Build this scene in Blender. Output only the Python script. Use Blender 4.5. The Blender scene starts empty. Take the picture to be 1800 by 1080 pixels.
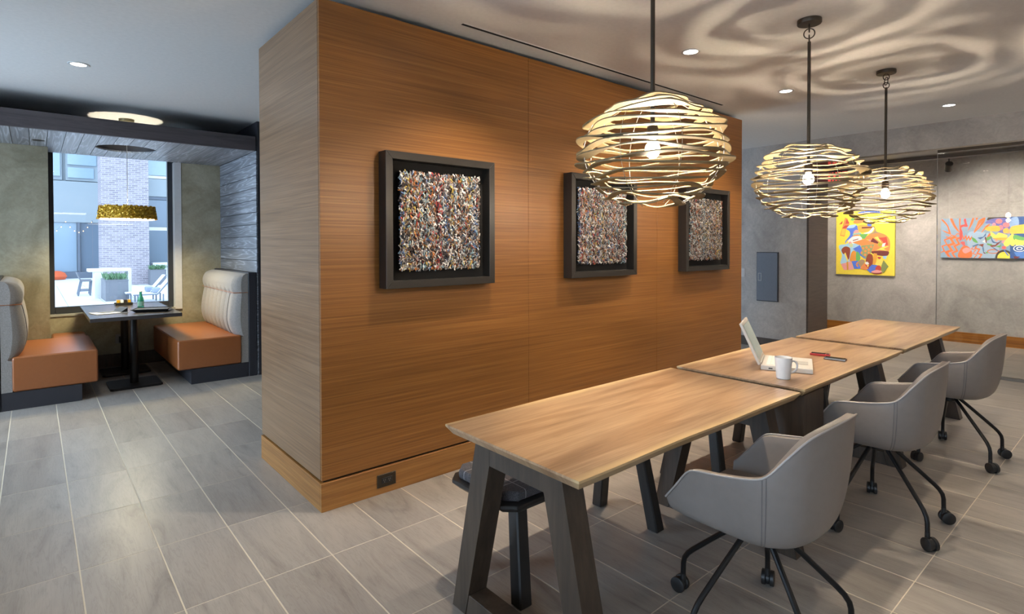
import bpy, bmesh, math, random
from mathutils import Vector, Matrix
random.seed(7)
D = bpy.data
C = bpy.context.scene.collection
SC = bpy.context.scene
pi = math.pi

# ------------------------------------------------------------------ camera
cam = D.cameras.new('camera'); co = D.objects.new('camera', cam); C.objects.link(co)
cam.sensor_width = 36.0; cam.lens = 983.636 / 1800 * 36
cam.shift_y = -(540 - 445.746) / 1800
cam.clip_start = 0.02; cam.clip_end = 300
yaw, pit, roll = 0.863229482, 0.0153881734, -0.00208826748
fw = Vector((math.cos(yaw) * math.cos(pit), math.sin(yaw) * math.cos(pit), -math.sin(pit)))
r0 = Vector((math.sin(yaw), -math.cos(yaw), 0)); u0 = r0.cross(fw)
rr = r0 * math.cos(roll) + u0 * math.sin(roll); uu = -r0 * math.sin(roll) + u0 * math.cos(roll)
M = Matrix.Identity(4)
for i in range(3):
    M[i][0] = rr[i]; M[i][1] = uu[i]; M[i][2] = -fw[i]
M[2][3] = 1.45
co.matrix_world = M
SC.camera = co

# ------------------------------------------------------------------ world, exposure
SC.view_settings.view_transform = 'Standard'
try: SC.view_settings.look = 'None'
except Exception: pass
SC.view_settings.exposure = 0.0; SC.view_settings.gamma = 1.0
SC.view_settings.use_curve_mapping = False
SC.cycles.max_bounces = 8; SC.cycles.diffuse_bounces = 4; SC.cycles.glossy_bounces = 4
SC.cycles.transparent_max_bounces = 16
SC.cycles.sample_clamp_indirect = 4.0
SC.cycles.caustics_reflective = False; SC.cycles.caustics_refractive = False
SKY = (0.62, 0.79, 1.0); SKY_S = 4.2
W = D.worlds.new('overcast_sky'); SC.world = W; W.use_nodes = True
bg = W.node_tree.nodes['Background']
bg.inputs[0].default_value = (*SKY, 1); bg.inputs[1].default_value = SKY_S

CEIL = 2.83
WARM = (1.0, 0.85, 0.68)
def spot(name, loc, power, col=WARM, size=100, blend=0.7, rad=0.04, aim=None):
    l = D.lights.new(name, 'SPOT'); l.energy = power; l.color = col
    l.spot_size = math.radians(size); l.spot_blend = blend; l.shadow_soft_size = rad
    o = D.objects.new(name, l); C.objects.link(o); o.location = loc
    if aim is not None:
        o.rotation_euler = (Vector(aim) - Vector(loc)).to_track_quat('-Z', 'Y').to_euler()
    return o
DOWN = [  # x, y, power, colour
    (3.591, 2.227, 105, WARM), (5.163, 2.239, 105, WARM), (2.03, 2.227, 105, WARM),
    (6.934, 1.419, 70, WARM), (0.277, 5.388, 40, (1.0, .94, .86)),
    (0.277, 3.2, 22, (1.0, .94, .86)), (0.277, 0.6, 12, WARM),
    (3.591, -0.55, 10, WARM), (5.163, -0.55, 12, WARM), (2.03, -0.55, 6, WARM), (6.934, -0.6, 45, WARM)]
for i, (x, y, p, c) in enumerate(DOWN):
    spot('downlight_beam', (x, y, CEIL - 0.03), p, c, 112, 0.6)
# track spots in the gallery beyond the portal
for ax, ay, az in ((10.36, 3.2, 1.5), (10.36, 1.55, 1.5), (10.36, 0.2, 1.5)):
    spot('gallery_beam', (8.95, ay - 0.1, 2.6), 105, (1.0, .88, .74), 85, 0.8, 0.04, (ax, ay, az))
for px_, py_ in ((9.3, 2.6), (9.3, 0.6)):  # wide ceiling spots added to brighten the gallery, without fixtures
    spot('gallery_beam', (px_, py_, 2.79), 95, (1.0, .88, .74), 150, 0.6)
# warm strip added behind the viewer to lift the ceiling, no fixture there
def fill_strip(name, loc, L, power, rz=0.0, tilt=0.0):
    l = D.lights.new(name, 'AREA'); l.shape = 'RECTANGLE'; l.size = L; l.size_y = .10; l.energy = power; l.color = (1, .88, .74)
    o = D.objects.new(name, l); C.objects.link(o); o.location = loc; o.rotation_euler = (pi + tilt, 0, rz)
fill_strip('ceiling_fill', (4.0, -2.88, 2.33), 11.0, 30, 0, -.55)
# sampling portal in the booth window; area lamps added outside other windows for daylight
def portal(loc, sx, sy, aim):
    l = D.lights.new('sky_portal', 'AREA'); l.shape = 'RECTANGLE'; l.size = sx; l.size_y = sy
    l.cycles.is_portal = True
    o = D.objects.new('sky_portal', l); C.objects.link(o); o.location = loc
    o.rotation_euler = Vector(aim).to_track_quat('-Z', 'Y').to_euler()
def daylight(loc, sx, sy, aim, power):
    l = D.lights.new('daylight', 'AREA'); l.shape = 'RECTANGLE'; l.size = sx; l.size_y = sy; l.energy = power; l.color = (.60, .78, 1.0)
    o = D.objects.new('daylight', l); C.objects.link(o); o.location = loc
    o.rotation_euler = Vector(aim).to_track_quat('-Z', 'Y').to_euler()
daylight((-3.1, -.3, 1.55), 4.6, 2.5, (1, 0, 0), 75)
daylight((-3.1, 5.75, 1.55), 3.3, 2.5, (1, 0, 0), 270)
daylight((6.8, 8.8, 1.4), 1.6, 2.1, (0, -1, 0), 150)
portal((0.72, 8.36, 1.65), 1.2, 1.85, (0, -1, 0))

# ------------------------------------------------------------------ mesh helpers
class MB:
    def __init__(s): s.v = []; s.f = []; s.mi = []; s.cur = 0
    def add(s, vs, fs):
        b = len(s.v); s.v += [tuple(v) for v in vs]
        for f in fs: s.f.append(tuple(b + i for i in f)); s.mi.append(s.cur)
        return s
    def box(s, x0, x1, y0, y1, z0, z1):
        return s.hexa([(x0, y0, z0), (x1, y0, z0), (x1, y1, z0), (x0, y1, z0), (x0, y0, z1), (x1, y0, z1), (x1, y1, z1), (x0, y1, z1)])
    def hexa(s, p):
        return s.add(p, [(0, 3, 2, 1), (4, 5, 6, 7), (0, 1, 5, 4), (1, 2, 6, 5), (2, 3, 7, 6), (3, 0, 4, 7)])
    def tube(s, pts, r, n=8, closed=False, cap=True):
        pts = [Vector(p) for p in pts]; m = len(pts)
        rs = r if isinstance(r, (list, tuple)) else [r] * m
        vs = []; prev = None
        for i, p in enumerate(pts):
            if closed: t = pts[(i + 1) % m] - pts[i - 1]
            else: t = pts[min(i + 1, m - 1)] - pts[max(i - 1, 0)]
            t.normalize()
            if prev is None:
                a = Vector((0, 0, 1)) if abs(t.z) < .9 else Vector((1, 0, 0))
            else: a = prev
            n1 = a - t * a.dot(t); n1.normalize(); prev = n1
            n2 = t.cross(n1)
            for k in range(n):
                q = 2 * pi * k / n
                vs.append(p + (n1 * math.cos(q) + n2 * math.sin(q)) * rs[i])
        fs = []
        for i in range(m if closed else m - 1):
            j = (i + 1) % m
            for k in range(n):
                l = (k + 1) % n
                fs.append((i * n + k, i * n + l, j * n + l, j * n + k))
        if cap and not closed:
            fs.append(tuple(range(n - 1, -1, -1))); fs.append(tuple(range((m - 1) * n, m * n)))
        return s.add(vs, fs)
    def lathe(s, prof, n=24, c=(0, 0, 0), cap0=True, cap1=True):
        vs = []; m = len(prof)
        for (r, z) in prof:
            for k in range(n):
                a = 2 * pi * k / n
                vs.append((c[0] + r * math.cos(a), c[1] + r * math.sin(a), c[2] + z))
        fs = []
        for i in range(m - 1):
            for k in range(n):
                l = (k + 1) % n
                fs.append((i * n + k, i * n + l, (i + 1) * n + l, (i + 1) * n + k))
        if cap0: fs.append(tuple(range(n - 1, -1, -1)))
        if cap1: fs.append(tuple(range((m - 1) * n, m * n)))
        return s.add(vs, fs)
    def prism(s, poly, z0, z1, f=lambda x, y, z: (x, y, z)):
        n = len(poly)
        vs = [f(x, y, z0) for x, y in poly] + [f(x, y, z1) for x, y in poly]
        fs = [tuple(range(n - 1, -1, -1)), tuple(range(n, 2 * n))]
        for i in range(n):
            j = (i + 1) % n; fs.append((i, j, n + j, n + i))
        return s.add(vs, fs)
    def grid(s, fn, nu, nv, wrap=False):
        vs = [fn(i / (nu if wrap else nu - 1), j / (nv - 1)) for i in range(nu) for j in range(nv)]
        fs = []
        for i in range(nu if wrap else nu - 1):
            k = (i + 1) % nu
            for j in range(nv - 1):
                fs.append((i * nv + j, k * nv + j, k * nv + j + 1, i * nv + j + 1))
        return s.add(vs, fs)
    def xf(s, mat):
        s.v = [tuple(mat @ Vector(v)) for v in s.v]; return s
    def build(s, name, mat, parent=None, smooth=False, bevel=0, loc=None, segs=2, angle=35):
        me = D.meshes.new(name); me.from_pydata(s.v, [], s.f)
        mats = mat if isinstance(mat, (list, tuple)) else [mat]
        for m in mats: me.materials.append(m)
        if len(mats) > 1: me.polygons.foreach_set('material_index', s.mi)
        bm = bmesh.new(); bm.from_mesh(me); bmesh.ops.recalc_face_normals(bm, faces=bm.faces)
        if bevel:
            es = [e for e in bm.edges if len(e.link_faces) == 2 and e.calc_face_angle(0) > math.radians(30)]
            bmesh.ops.bevel(bm, geom=es, offset=bevel, segments=segs, affect='EDGES', profile=0.7, clamp_overlap=True)
        bm.to_mesh(me); bm.free()
        if smooth:
            me.polygons.foreach_set('use_smooth', [True] * len(me.polygons))
            me.set_sharp_from_angle(angle=math.radians(angle))
        me.update()
        o = D.objects.new(name, me); C.objects.link(o)
        if parent is not None: o.parent = parent
        if loc is not None: o.location = loc
        return o
def tag(o, label, cat, group=None, kind=None):
    o['label'] = label; o['category'] = cat
    if group: o['group'] = group
    if kind: o['kind'] = kind
    return o
def thing(name, label, cat, loc=(0, 0, 0), rz=0.0, group=None):
    o = D.objects.new(name, None); C.objects.link(o); o.empty_display_size = 0.05
    o.location = loc; o.rotation_euler = (0, 0, rz)
    return tag(o, label, cat, group)
def struct(o): o['kind'] = 'structure'; return o
def copy_tree(o, parent=None):
    c = o.copy(); C.objects.link(c)
    if parent is not None: c.parent = parent
    for ch in list(o.children): copy_tree(ch, c)
    return c
def catmull(pts, n=10, closed=False):
    P = [Vector(p) for p in pts]; m = len(P); out = []
    for i in range(m if closed else m - 1):
        if closed: a, b, c, d = P[i - 1], P[i], P[(i + 1) % m], P[(i + 2) % m]
        else: a, b, c, d = P[max(i - 1, 0)], P[i], P[i + 1], P[min(i + 2, m - 1)]
        for k in range(n):
            t = k / n
            out.append(0.5 * ((2 * b) + (c - a) * t + (2 * a - 5 * b + 4 * c - d) * t * t + (3 * b - a - 3 * c + d) * t ** 3))
    if not closed: out.append(P[-1].copy())
    return out

# ------------------------------------------------------------------ materials
MATS = {}
def nt(name):
    m = D.materials.new(name); m.use_nodes = True
    t = m.node_tree; b = t.nodes['Principled BSDF']
    return m, t, b
def srgb(r, g, b):
    f = lambda c: (c / 255 / 12.92) if c / 255 <= .04045 else ((c / 255 + .055) / 1.055) ** 2.4
    return (f(r), f(g), f(b), 1)
def plain(name, col, rough=0.5, metal=0.0, spec=0.5, **k):
    m, t, b = nt(name)
    b.inputs['Base Color'].default_value = col; b.inputs['Roughness'].default_value = rough
    b.inputs['Metallic'].default_value = metal; b.inputs['Specular IOR Level'].default_value = spec
    for kk, v in k.items(): b.inputs[kk.replace('_', ' ')].default_value = v
    # every surface gets a breath of procedural variation
    tc = t.nodes.new('ShaderNodeTexCoord'); n = t.nodes.new('ShaderNodeTexNoise'); n.inputs['Scale'].default_value = 35
    mx = t.nodes.new('ShaderNodeMix'); mx.data_type = 'RGBA'
    mx.inputs[6].default_value = tuple(c * .93 for c in col[:3]) + (1,); mx.inputs[7].default_value = tuple(min(1, c * 1.07) for c in col[:3]) + (1,)
    t.links.new(tc.outputs['Object'], n.inputs['Vector']); t.links.new(n.outputs['Fac'], mx.inputs[0]); t.links.new(mx.outputs[2], b.inputs['Base Color'])
    return m
def ramp(t, stops):
    r = t.nodes.new('ShaderNodeValToRGB'); e = r.color_ramp.elements
    e[0].position, e[0].color = stops[0]; e[1].position, e[1].color = stops[-1]
    for p, c in stops[1:-1]:
        x = e.new(p); x.color = c
    return r
def mapped(t, scale, src='Object', rand=0.0):
    tc = t.nodes.new('ShaderNodeTexCoord'); mp = t.nodes.new('ShaderNodeMapping')
    mp.inputs['Scale'].default_value = scale
    if rand:
        oi = t.nodes.new('ShaderNodeObjectInfo'); ml = t.nodes.new('ShaderNodeMath'); ml.operation = 'MULTIPLY'; ml.inputs[1].default_value = rand
        cb = t.nodes.new('ShaderNodeCombineXYZ')
        t.links.new(oi.outputs['Random'], ml.inputs[0])
        for i in range(3): t.links.new(ml.outputs[0], cb.inputs[i])
        t.links.new(cb.outputs[0], mp.inputs['Location'])
    t.links.new(tc.outputs[src], mp.inputs['Vector'])
    return mp
def noise(t, mp, scale=1.0, detail=4, rough=.55, dist=0.0):
    n = t.nodes.new('ShaderNodeTexNoise'); n.inputs['Scale'].default_value = scale
    n.inputs['Detail'].default_value = detail; n.inputs['Roughness'].default_value = rough; n.inputs['Distortion'].default_value = dist
    t.links.new(mp.outputs[0], n.inputs['Vector']); return n
def mixf(t, a, b, f, mode='MIX'):
    mx = t.nodes.new('ShaderNodeMix'); mx.data_type = 'RGBA'; mx.blend_type = mode
    if isinstance(f, float): mx.inputs[0].default_value = f
    else: t.links.new(f, mx.inputs[0])
    for i, q in ((6, a), (7, b)):
        if isinstance(q, tuple): mx.inputs[i].default_value = q
        else: t.links.new(q, mx.inputs[i])
    return mx.outputs[2]
def bump(t, b, src, strength=.2, dist=.01):
    bp = t.nodes.new('ShaderNodeBump'); bp.inputs['Strength'].default_value = strength; bp.inputs['Distance'].default_value = dist
    t.links.new(src, bp.inputs['Height']); t.links.new(bp.outputs[0], b.inputs['Normal'])
def wood(name, scale, stops, rough=.4, fine=None, bumps=.05, rand=0.0, dist=0.0, coat=0.0, src='Object'):
    m, t, b = nt(name)
    mp = mapped(t, scale, src, rand); n = noise(t, mp, 1.0, 6, .62, dist)
    r = ramp(t, stops); t.links.new(n.outputs['Fac'], r.inputs[0]); col = r.outputs[0]
    if fine:
        mp2 = mapped(t, fine, src, rand); n2 = noise(t, mp2, 1.0, 3, .5)
        r2 = ramp(t, [(.3, (.72, .72, .72, 1)), (.7, (1.12, 1.12, 1.12, 1))]); t.links.new(n2.outputs['Fac'], r2.inputs[0])
        col = mixf(t, col, r2.outputs[0], 1.0, 'MULTIPLY')
    t.links.new(col, b.inputs['Base Color']); b.inputs['Roughness'].default_value = rough
    b.inputs['Coat Weight'].default_value = coat; b.inputs['Coat Roughness'].default_value = .25
    if bumps: bump(t, b, n.outputs['Fac'], bumps, .004)
    return m

m_teak = wood('teak_veneer', (.7, .7, 80), [(.25, srgb(116, 72, 30)), (.5, srgb(138, 90, 41)), (.75, srgb(160, 110, 55))], .40, (2.0, 2.0, 330), .03)
m_teakbase = wood('teak_base', (1.2, 1.2, 40), [(.25, srgb(132, 86, 40)), (.5, srgb(156, 107, 54)), (.75, srgb(176, 127, 70))], .42, (2.4, 2.4, 190), .03)
m_oakbase = wood('amber_base', (1.2, 1.0, 40), [(.25, srgb(120, 72, 22)), (.5, srgb(158, 100, 34)), (.75, srgb(178, 120, 48))], .4, (2.4, 2.4, 190), .02)
def table_wood():
    m, t, b = nt('walnut_tabletop')
    mp = mapped(t, (.9, 11, 3), rand=13.0); n = noise(t, mp, 1.0, 5, .55, .7)
    r = ramp(t, [(.26, srgb(124, 94, 66)), (.40, srgb(160, 126, 94)), (.56, srgb(182, 150, 116)), (.74, srgb(150, 114, 82))])
    t.links.new(n.outputs['Fac'], r.inputs[0])
    mp2 = mapped(t, (5, 150, 20), rand=13.0); n2 = noise(t, mp2, 1.0, 3, .5)
    r2 = ramp(t, [(.3, (.82, .8, .78, 1)), (.7, (1.08, 1.08, 1.08, 1))]); t.links.new(n2.outputs['Fac'], r2.inputs[0])
    col = mixf(t, r.outputs[0], r2.outputs[0], 1.0, 'MULTIPLY')
    # pale sapwood along both long edges
    tc = t.nodes.new('ShaderNodeTexCoord'); sp = t.nodes.new('ShaderNodeSeparateXYZ'); t.links.new(tc.outputs['Object'], sp.inputs[0])
    ab = t.nodes.new('ShaderNodeMath'); ab.operation = 'ABSOLUTE'; t.links.new(sp.outputs[1], ab.inputs[0])
    n3 = noise(t, mapped(t, (2.0, 2.0, 1), rand=5.0), 1.0, 3)
    ad = t.nodes.new('ShaderNodeMath'); ad.operation = 'MULTIPLY_ADD'; ad.inputs[1].default_value = .10
    t.links.new(n3.outputs['Fac'], ad.inputs[0]); t.links.new(ab.outputs[0], ad.inputs[2])
    mr = t.nodes.new('ShaderNodeMapRange'); mr.inputs[1].default_value = .368; mr.inputs[2].default_value = .395; t.links.new(ad.outputs[0], mr.inputs[0])
    col = mixf(t, col, srgb(206, 176, 130), mr.outputs[0])
    # a few knots
    vo = t.nodes.new('ShaderNodeTexVoronoi'); vo.inputs['Scale'].default_value = 1.0; t.links.new(mapped(t, (2.2, 5.0, 1), rand=9.0).outputs[0], vo.inputs['Vector'])
    mk = t.nodes.new('ShaderNodeMapRange'); mk.inputs[1].default_value = .03; mk.inputs[2].default_value = .13; mk.inputs[3].default_value = .55; mk.inputs[4].default_value = 0; t.links.new(vo.outputs['Distance'], mk.inputs[0])
    col = mixf(t, col, srgb(104, 70, 42), mk.outputs[0])
    t.links.new(col, b.inputs['Base Color']); b.inputs['Roughness'].default_value = .33
    b.inputs['Coat Weight'].default_value = .4; b.inputs['Coat Roughness'].default_value = .16
    return m
m_table = table_wood()
m_dark = wood('espresso_stain', (14, 14, 2.2), [(.3, srgb(56, 46, 38)), (.7, srgb(78, 65, 53))], .42, (60, 60, 4), .03)
m_black = wood('black_stain', (20, 20, 3), [(.3, srgb(28, 26, 25)), (.7, srgb(44, 40, 38))], .42, None, .05)
m_portal = wood('dark_portal_wood', (4, 4, 60), [(.3, srgb(62, 52, 46)), (.7, srgb(84, 72, 64))], .4, None, .02)
m_beam = wood('charcoal_beam', (1.4, 12, 14), [(.3, srgb(62, 56, 60)), (.55, srgb(84, 77, 80)), (.72, srgb(70, 64, 68))], .5, None, .1, dist=1.2)
m_panelblk = plain('charcoal_panel', srgb(48, 48, 54), .5)
def plank_mat(name, scale, dark, mid, light):
    m, t, b = nt(name)
    n = noise(t, mapped(t, scale, rand=23.0), 1.0, 3, .5, .35)
    ml = t.nodes.new('ShaderNodeMath'); ml.operation = 'MULTIPLY'; ml.inputs[1].default_value = 11.0; t.links.new(n.outputs['Fac'], ml.inputs[0])
    fr = t.nodes.new('ShaderNodeMath'); fr.operation = 'PINGPONG'; fr.inputs[1].default_value = .5; t.links.new(ml.outputs[0], fr.inputs[0])
    r = ramp(t, [(.0, light), (.12, mid), (.5, dark)]); t.links.new(fr.outputs[0], r.inputs[0])
    n2 = noise(t, mapped(t, tuple(q * 3 for q in scale), rand=9.0), 1.0, 4, .6)
    r1 = ramp(t, [(.3, (.86, .86, .86, 1)), (.7, (1.1, 1.1, 1.1, 1))]); t.links.new(n2.outputs['Fac'], r1.inputs[0])
    oi = t.nodes.new('ShaderNodeObjectInfo'); r2 = ramp(t, [(0, (.82, .82, .84, 1)), (1, (1.1, 1.1, 1.1, 1))]); t.links.new(oi.outputs['Random'], r2.inputs[0])
    c = mixf(t, r.outputs[0], r1.outputs[0], 1.0, 'MULTIPLY'); c = mixf(t, c, r2.outputs[0], 1.0, 'MULTIPLY')
    t.links.new(c, b.inputs['Base Color'])
    b.inputs['Roughness'].default_value = .45; bump(t, b, fr.outputs[0], .12, .003)
    return m
m_plankc = plank_mat('grey_oak_canopy', (8, .4, 4), srgb(138, 142, 148), srgb(162, 166, 172), srgb(196, 202, 210))
m_plankw = plank_mat('grey_oak_wall', (4, .5, 8), srgb(104, 108, 114), srgb(126, 130, 138), srgb(166, 172, 182))
def plaster(name, c0, c1, c2, rough=.55, sc=1.0):
    m, t, b = nt(name)
    mp = mapped(t, (1, 1, 1)); n = noise(t, mp, 1.6 * sc, 8, .62, 1.2); n2 = noise(t, mp, 14 * sc, 5, .6, 2.0)
    r = ramp(t, [(.3, c0), (.5, c1), (.72, c2)]); t.links.new(n.outputs['Fac'], r.inputs[0])
    r2 = ramp(t, [(.3, (.88, .88, .88, 1)), (.7, (1.08, 1.08, 1.08, 1))]); t.links.new(n2.outputs['Fac'], r2.inputs[0])
    t.links.new(mixf(t, r.outputs[0], r2.outputs[0], 1.0, 'MULTIPLY'), b.inputs['Base Color'])
    b.inputs['Roughness'].default_value = rough; bump(t, b, n2.outputs['Fac'], .12, .01)
    return m
m_plaster = plaster('grey_plaster', srgb(150, 146, 143), srgb(170, 166, 162), srgb(186, 182, 178), .5)
m_olive = plaster('olive_plaster', srgb(134, 127, 104), srgb(158, 151, 128), srgb(178, 171, 148), .5, 1.2)
m_paint = plain('ceiling_paint', srgb(226, 223, 219), .8)
m_white = plain('white_paint', srgb(205, 205, 205), .7)
def tile_mat():
    m, t, b = nt('stone_tile')
    n = noise(t, mapped(t, (7, 1.3, 1), rand=41.0), 1.0, 6, .6, 1.4)
    r = ramp(t, [(.2, srgb(122, 115, 108)), (.4, srgb(158, 151, 143)), (.6, srgb(170, 163, 154)), (.8, srgb(150, 142, 134))]); t.links.new(n.outputs['Fac'], r.inputs[0])
    n2 = noise(t, mapped(t, (26, 2.0, 1), rand=17.0), 1.0, 4, .6, 2.5)
    r2 = ramp(t, [(.0, (1, 1, 1, 1)), (.455, (1.0, 1.0, 1.0, 1)), (.49, (.8, .79, .78, 1)), (.525, (1, 1, 1, 1)), (1.0, (1.03, 1.03, 1.03, 1))]); t.links.new(n2.outputs['Fac'], r2.inputs[0])
    oi = t.nodes.new('ShaderNodeObjectInfo'); r3 = ramp(t, [(0, (.88, .88, .89, 1)), (1, (1.06, 1.06, 1.05, 1))]); t.links.new(oi.outputs['Random'], r3.inputs[0])
    c = mixf(t, r.outputs[0], r2.outputs[0], .7, 'MULTIPLY'); c = mixf(t, c, r3.outputs[0], 1.0, 'MULTIPLY')
    t.links.new(c, b.inputs['Base Color']); b.inputs['Roughness'].default_value = .33
    bump(t, b, n.outputs['Fac'], .02, .003)
    return m
m_tile = tile_mat()
m_grout = plain('cream_grout', srgb(214, 204, 184), .9)
m_blk = plain('black_metal', srgb(26, 25, 25), .38, .3)
m_blk2 = plain('black_plastic', srgb(34, 33, 33), .45)
m_hub = plain('caster_grey', srgb(72, 70, 68), .4)
m_bronze = plain('bronze_metal', srgb(66, 58, 48), .4, .6)
m_steel = plain('brushed_bronze', srgb(196, 190, 178), .16, 1.0)
m_alu = plain('aluminium', srgb(150, 148, 144), .35, 1.0)
m_frame = plain('graphite_frame', srgb(46, 43, 40), .36, .2)
m_backing = plain('black_backing', srgb(16, 15, 15), .9)
m_winframe = plain('window_frame_metal', srgb(52, 55, 62), .45)
m_leather = plain('taupe_leather', srgb(134, 125, 119), .45, 0, .4)
m_piping = plain('taupe_piping', srgb(178, 170, 164), .5)
m_stitch = plain('seam_grey', srgb(112, 106, 104), .6)
m_tan = plain('cognac_leather', srgb(152, 90, 48), .34, 0, .6)
m_wht = plain('white_ceramic', srgb(228, 226, 224), .22)
m_lap = plain('white_laptop_plastic', srgb(186, 181, 174), .35)
m_key = plain('key_white', srgb(205, 201, 196), .5)
m_lapgrey = plain('trackpad_grey', srgb(150, 147, 142), .5)
m_red = plain('red_plastic', srgb(180, 44, 36), .35)
m_phone = plain('phone_black', srgb(28, 27, 28), .2)
m_paper = plain('paper_white', srgb(226, 228, 232), .6)
m_keyb = plain('key_grey', srgb(92, 98, 110), .5)
m_tabledark = plain('booth_table_laminate', srgb(62, 58, 58), .24)
m_gold = plain('gold_sequin', srgb(214, 168, 48), .32, .35)
m_goldcap = plain('pale_gold_metal', srgb(196, 186, 150), .35, .6)
m_ring = wood('ash_ring', (3, 3, 3), [(.3, srgb(116, 100, 70)), (.7, srgb(142, 124, 88))], .65, (30, 30, 30), .02)
m_wire = plain('tie_wire', srgb(205, 200, 190), .35, .6)
m_patio = plain('patio_paver', srgb(206, 208, 212), .7)
m_conc = plain('white_concrete', srgb(214, 216, 220), .6)
m_plgrey = plain('planter_grey', srgb(112, 116, 124), .6)
m_sling = plain('white_sling', srgb(214, 216, 222), .6)
m_pillow = plain('blue_grey_pillow', srgb(140, 150, 172), .8)
m_leaf = plain('planter_leaf', srgb(96, 132, 96), .6)
m_orange = plain('orange_fabric', srgb(206, 92, 50), .7)
m_facade = plain('facade_panel', srgb(154, 164, 170), .6)  # facade tones lightened to hold the bluish haze over the patio
m_facdark = plain('facade_dark', srgb(104, 114, 128), .6)
def brick_mat():
    m, t, b = nt('pale_brick')
    br = t.nodes.new('ShaderNodeTexBrick'); br.inputs['Color1'].default_value = srgb(158, 150, 158); br.inputs['Color2'].default_value = srgb(130, 124, 134)
    br.inputs['Mortar'].default_value = srgb(176, 172, 178); br.inputs['Scale'].default_value = 1.0
    br.inputs['Brick Width'].default_value = .24; br.inputs['Row Height'].default_value = .085; br.inputs['Mortar Size'].default_value = .012
    tc = t.nodes.new('ShaderNodeTexCoord'); mp = t.nodes.new('ShaderNodeMapping'); mp.inputs['Rotation'].default_value = (pi / 2, 0, 0)
    t.links.new(tc.outputs['Object'], mp.inputs['Vector']); t.links.new(mp.outputs[0], br.inputs['Vector'])
    t.links.new(br.outputs['Color'], b.inputs['Base Color']); b.inputs['Roughness'].default_value = .8
    return m
m_brick = brick_mat()
def fabric(name, c0, c1, sc=260, rough=.9):
    m, t, b = nt(name)
    n = noise(t, mapped(t, (sc, sc, sc * .5)), 1.0, 2, .5)
    r = ramp(t, [(.35, c0), (.65, c1)]); t.links.new(n.outputs['Fac'], r.inputs[0]); t.links.new(r.outputs[0], b.inputs['Base Color'])
    b.inputs['Roughness'].default_value = rough; b.inputs['Sheen Weight'].default_value = .15; bump(t, b, n.outputs['Fac'], .08, .001)
    return m
m_fabric = fabric('grey_weave', srgb(134, 129, 124), srgb(156, 150, 145))
def plaid():
    m, t, b = nt('charcoal_plaid')
    tc = t.nodes.new('ShaderNodeTexCoord'); sp = t.nodes.new('ShaderNodeSeparateXYZ'); t.links.new(tc.outputs['Object'], sp.inputs[0])
    def line(axis, pitch, w):
        a = t.nodes.new('ShaderNodeMath'); a.operation = 'DIVIDE'; a.inputs[1].default_value = pitch; t.links.new(sp.outputs[axis], a.inputs[0])
        f = t.nodes.new('ShaderNodeMath'); f.operation = 'FRACT'; t.links.new(a.outputs[0], f.inputs[0])
        l = t.nodes.new('ShaderNodeMath'); l.operation = 'LESS_THAN'; l.inputs[1].default_value = w; t.links.new(f.outputs[0], l.inputs[0]); return l.outputs[0]
    mx = t.nodes.new('ShaderNodeMath'); mx.operation = 'MAXIMUM'; t.links.new(line(0, .11, .03), mx.inputs[0]); t.links.new(line(1, .11, .03), mx.inputs[1])
    n = noise(t, mapped(t, (300, 300, 300)), 1.0, 2)
    r = ramp(t, [(.35, srgb(58, 55, 56)), (.65, srgb(92, 88, 90))]); t.links.new(n.outputs['Fac'], r.inputs[0])
    t.links.new(mixf(t, r.outputs[0], srgb(150, 146, 146), mx.outputs[0]), b.inputs['Base Color']); b.inputs['Roughness'].default_value = .95
    return m
m_plaid = plaid()
def glass(name, tint=(1, 1, 1, 1), ior=1.5, rough=0.0):
    m = D.materials.new(name); m.use_nodes = True; t = m.node_tree
    t.nodes.clear(); o = t.nodes.new('ShaderNodeOutputMaterial'); mix = t.nodes.new('ShaderNodeMixShader')
    tr = t.nodes.new('ShaderNodeBsdfTransparent'); tr.inputs[0].default_value = tint
    gl = t.nodes.new('ShaderNodeBsdfGlossy'); gl.inputs['Roughness'].default_value = rough
    fr = t.nodes.new('ShaderNodeFresnel'); fr.inputs[0].default_value = ior
    t.links.new(fr.outputs[0], mix.inputs[0]); t.links.new(tr.outputs[0], mix.inputs[1]); t.links.new(gl.outputs[0], mix.inputs[2])
    t.links.new(mix.outputs[0], o.inputs[0]); return m
m_glass = glass('clear_glass', (.97, .98, .98, 1), 1.4)
m_bulbglass = glass('bulb_glass', (1, 1, 1, 1), 1.3)
m_bottle = plain('green_bottle_glass', srgb(70, 190, 150), .08, 0, .6, Transmission_Weight=.55)
m_facglass = plain('facade_glass', srgb(150, 172, 190), .15, 0, .8)  # facade panes lightened for the same haze
m_facglass2 = plain('dark_facade_glass', srgb(108, 124, 140), .15, 0, .8)
def emit(name, col, s):
    m = D.materials.new(name); m.use_nodes = True; t = m.node_tree; t.nodes.clear()
    e = t.nodes.new('ShaderNodeEmission'); e.inputs[0].default_value = (*col, 1); e.inputs[1].default_value = s
    o = t.nodes.new('ShaderNodeOutputMaterial'); t.links.new(e.outputs[0], o.inputs[0]); return m
m_lens = emit('downlight_lens', (1, .92, .8), 12)
m_bulb = emit('bulb_glow', (1, .86, .62), 60)
m_diff = emit('lamp_diffuser', (1, .93, .80), 5)
m_exit = emit('exit_red', (1, .08, .07), 1.6)
m_spark = emit('string_bulb', (1, .75, .45), 2.5)
def art_mat():
    m, t, b = nt('paper_curls')
    at_ = t.nodes.new('ShaderNodeAttribute'); at_.attribute_name = 'tint'
    t.links.new(at_.outputs['Color'], b.inputs['Base Color']); b.inputs['Roughness'].default_value = .6
    return m
m_art = art_mat()
FL = {}
def flat(c):
    if c not in FL: FL[c] = plain('print_%02x%02x%02x' % c, srgb(*c), .55)
    return FL[c]

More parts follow.
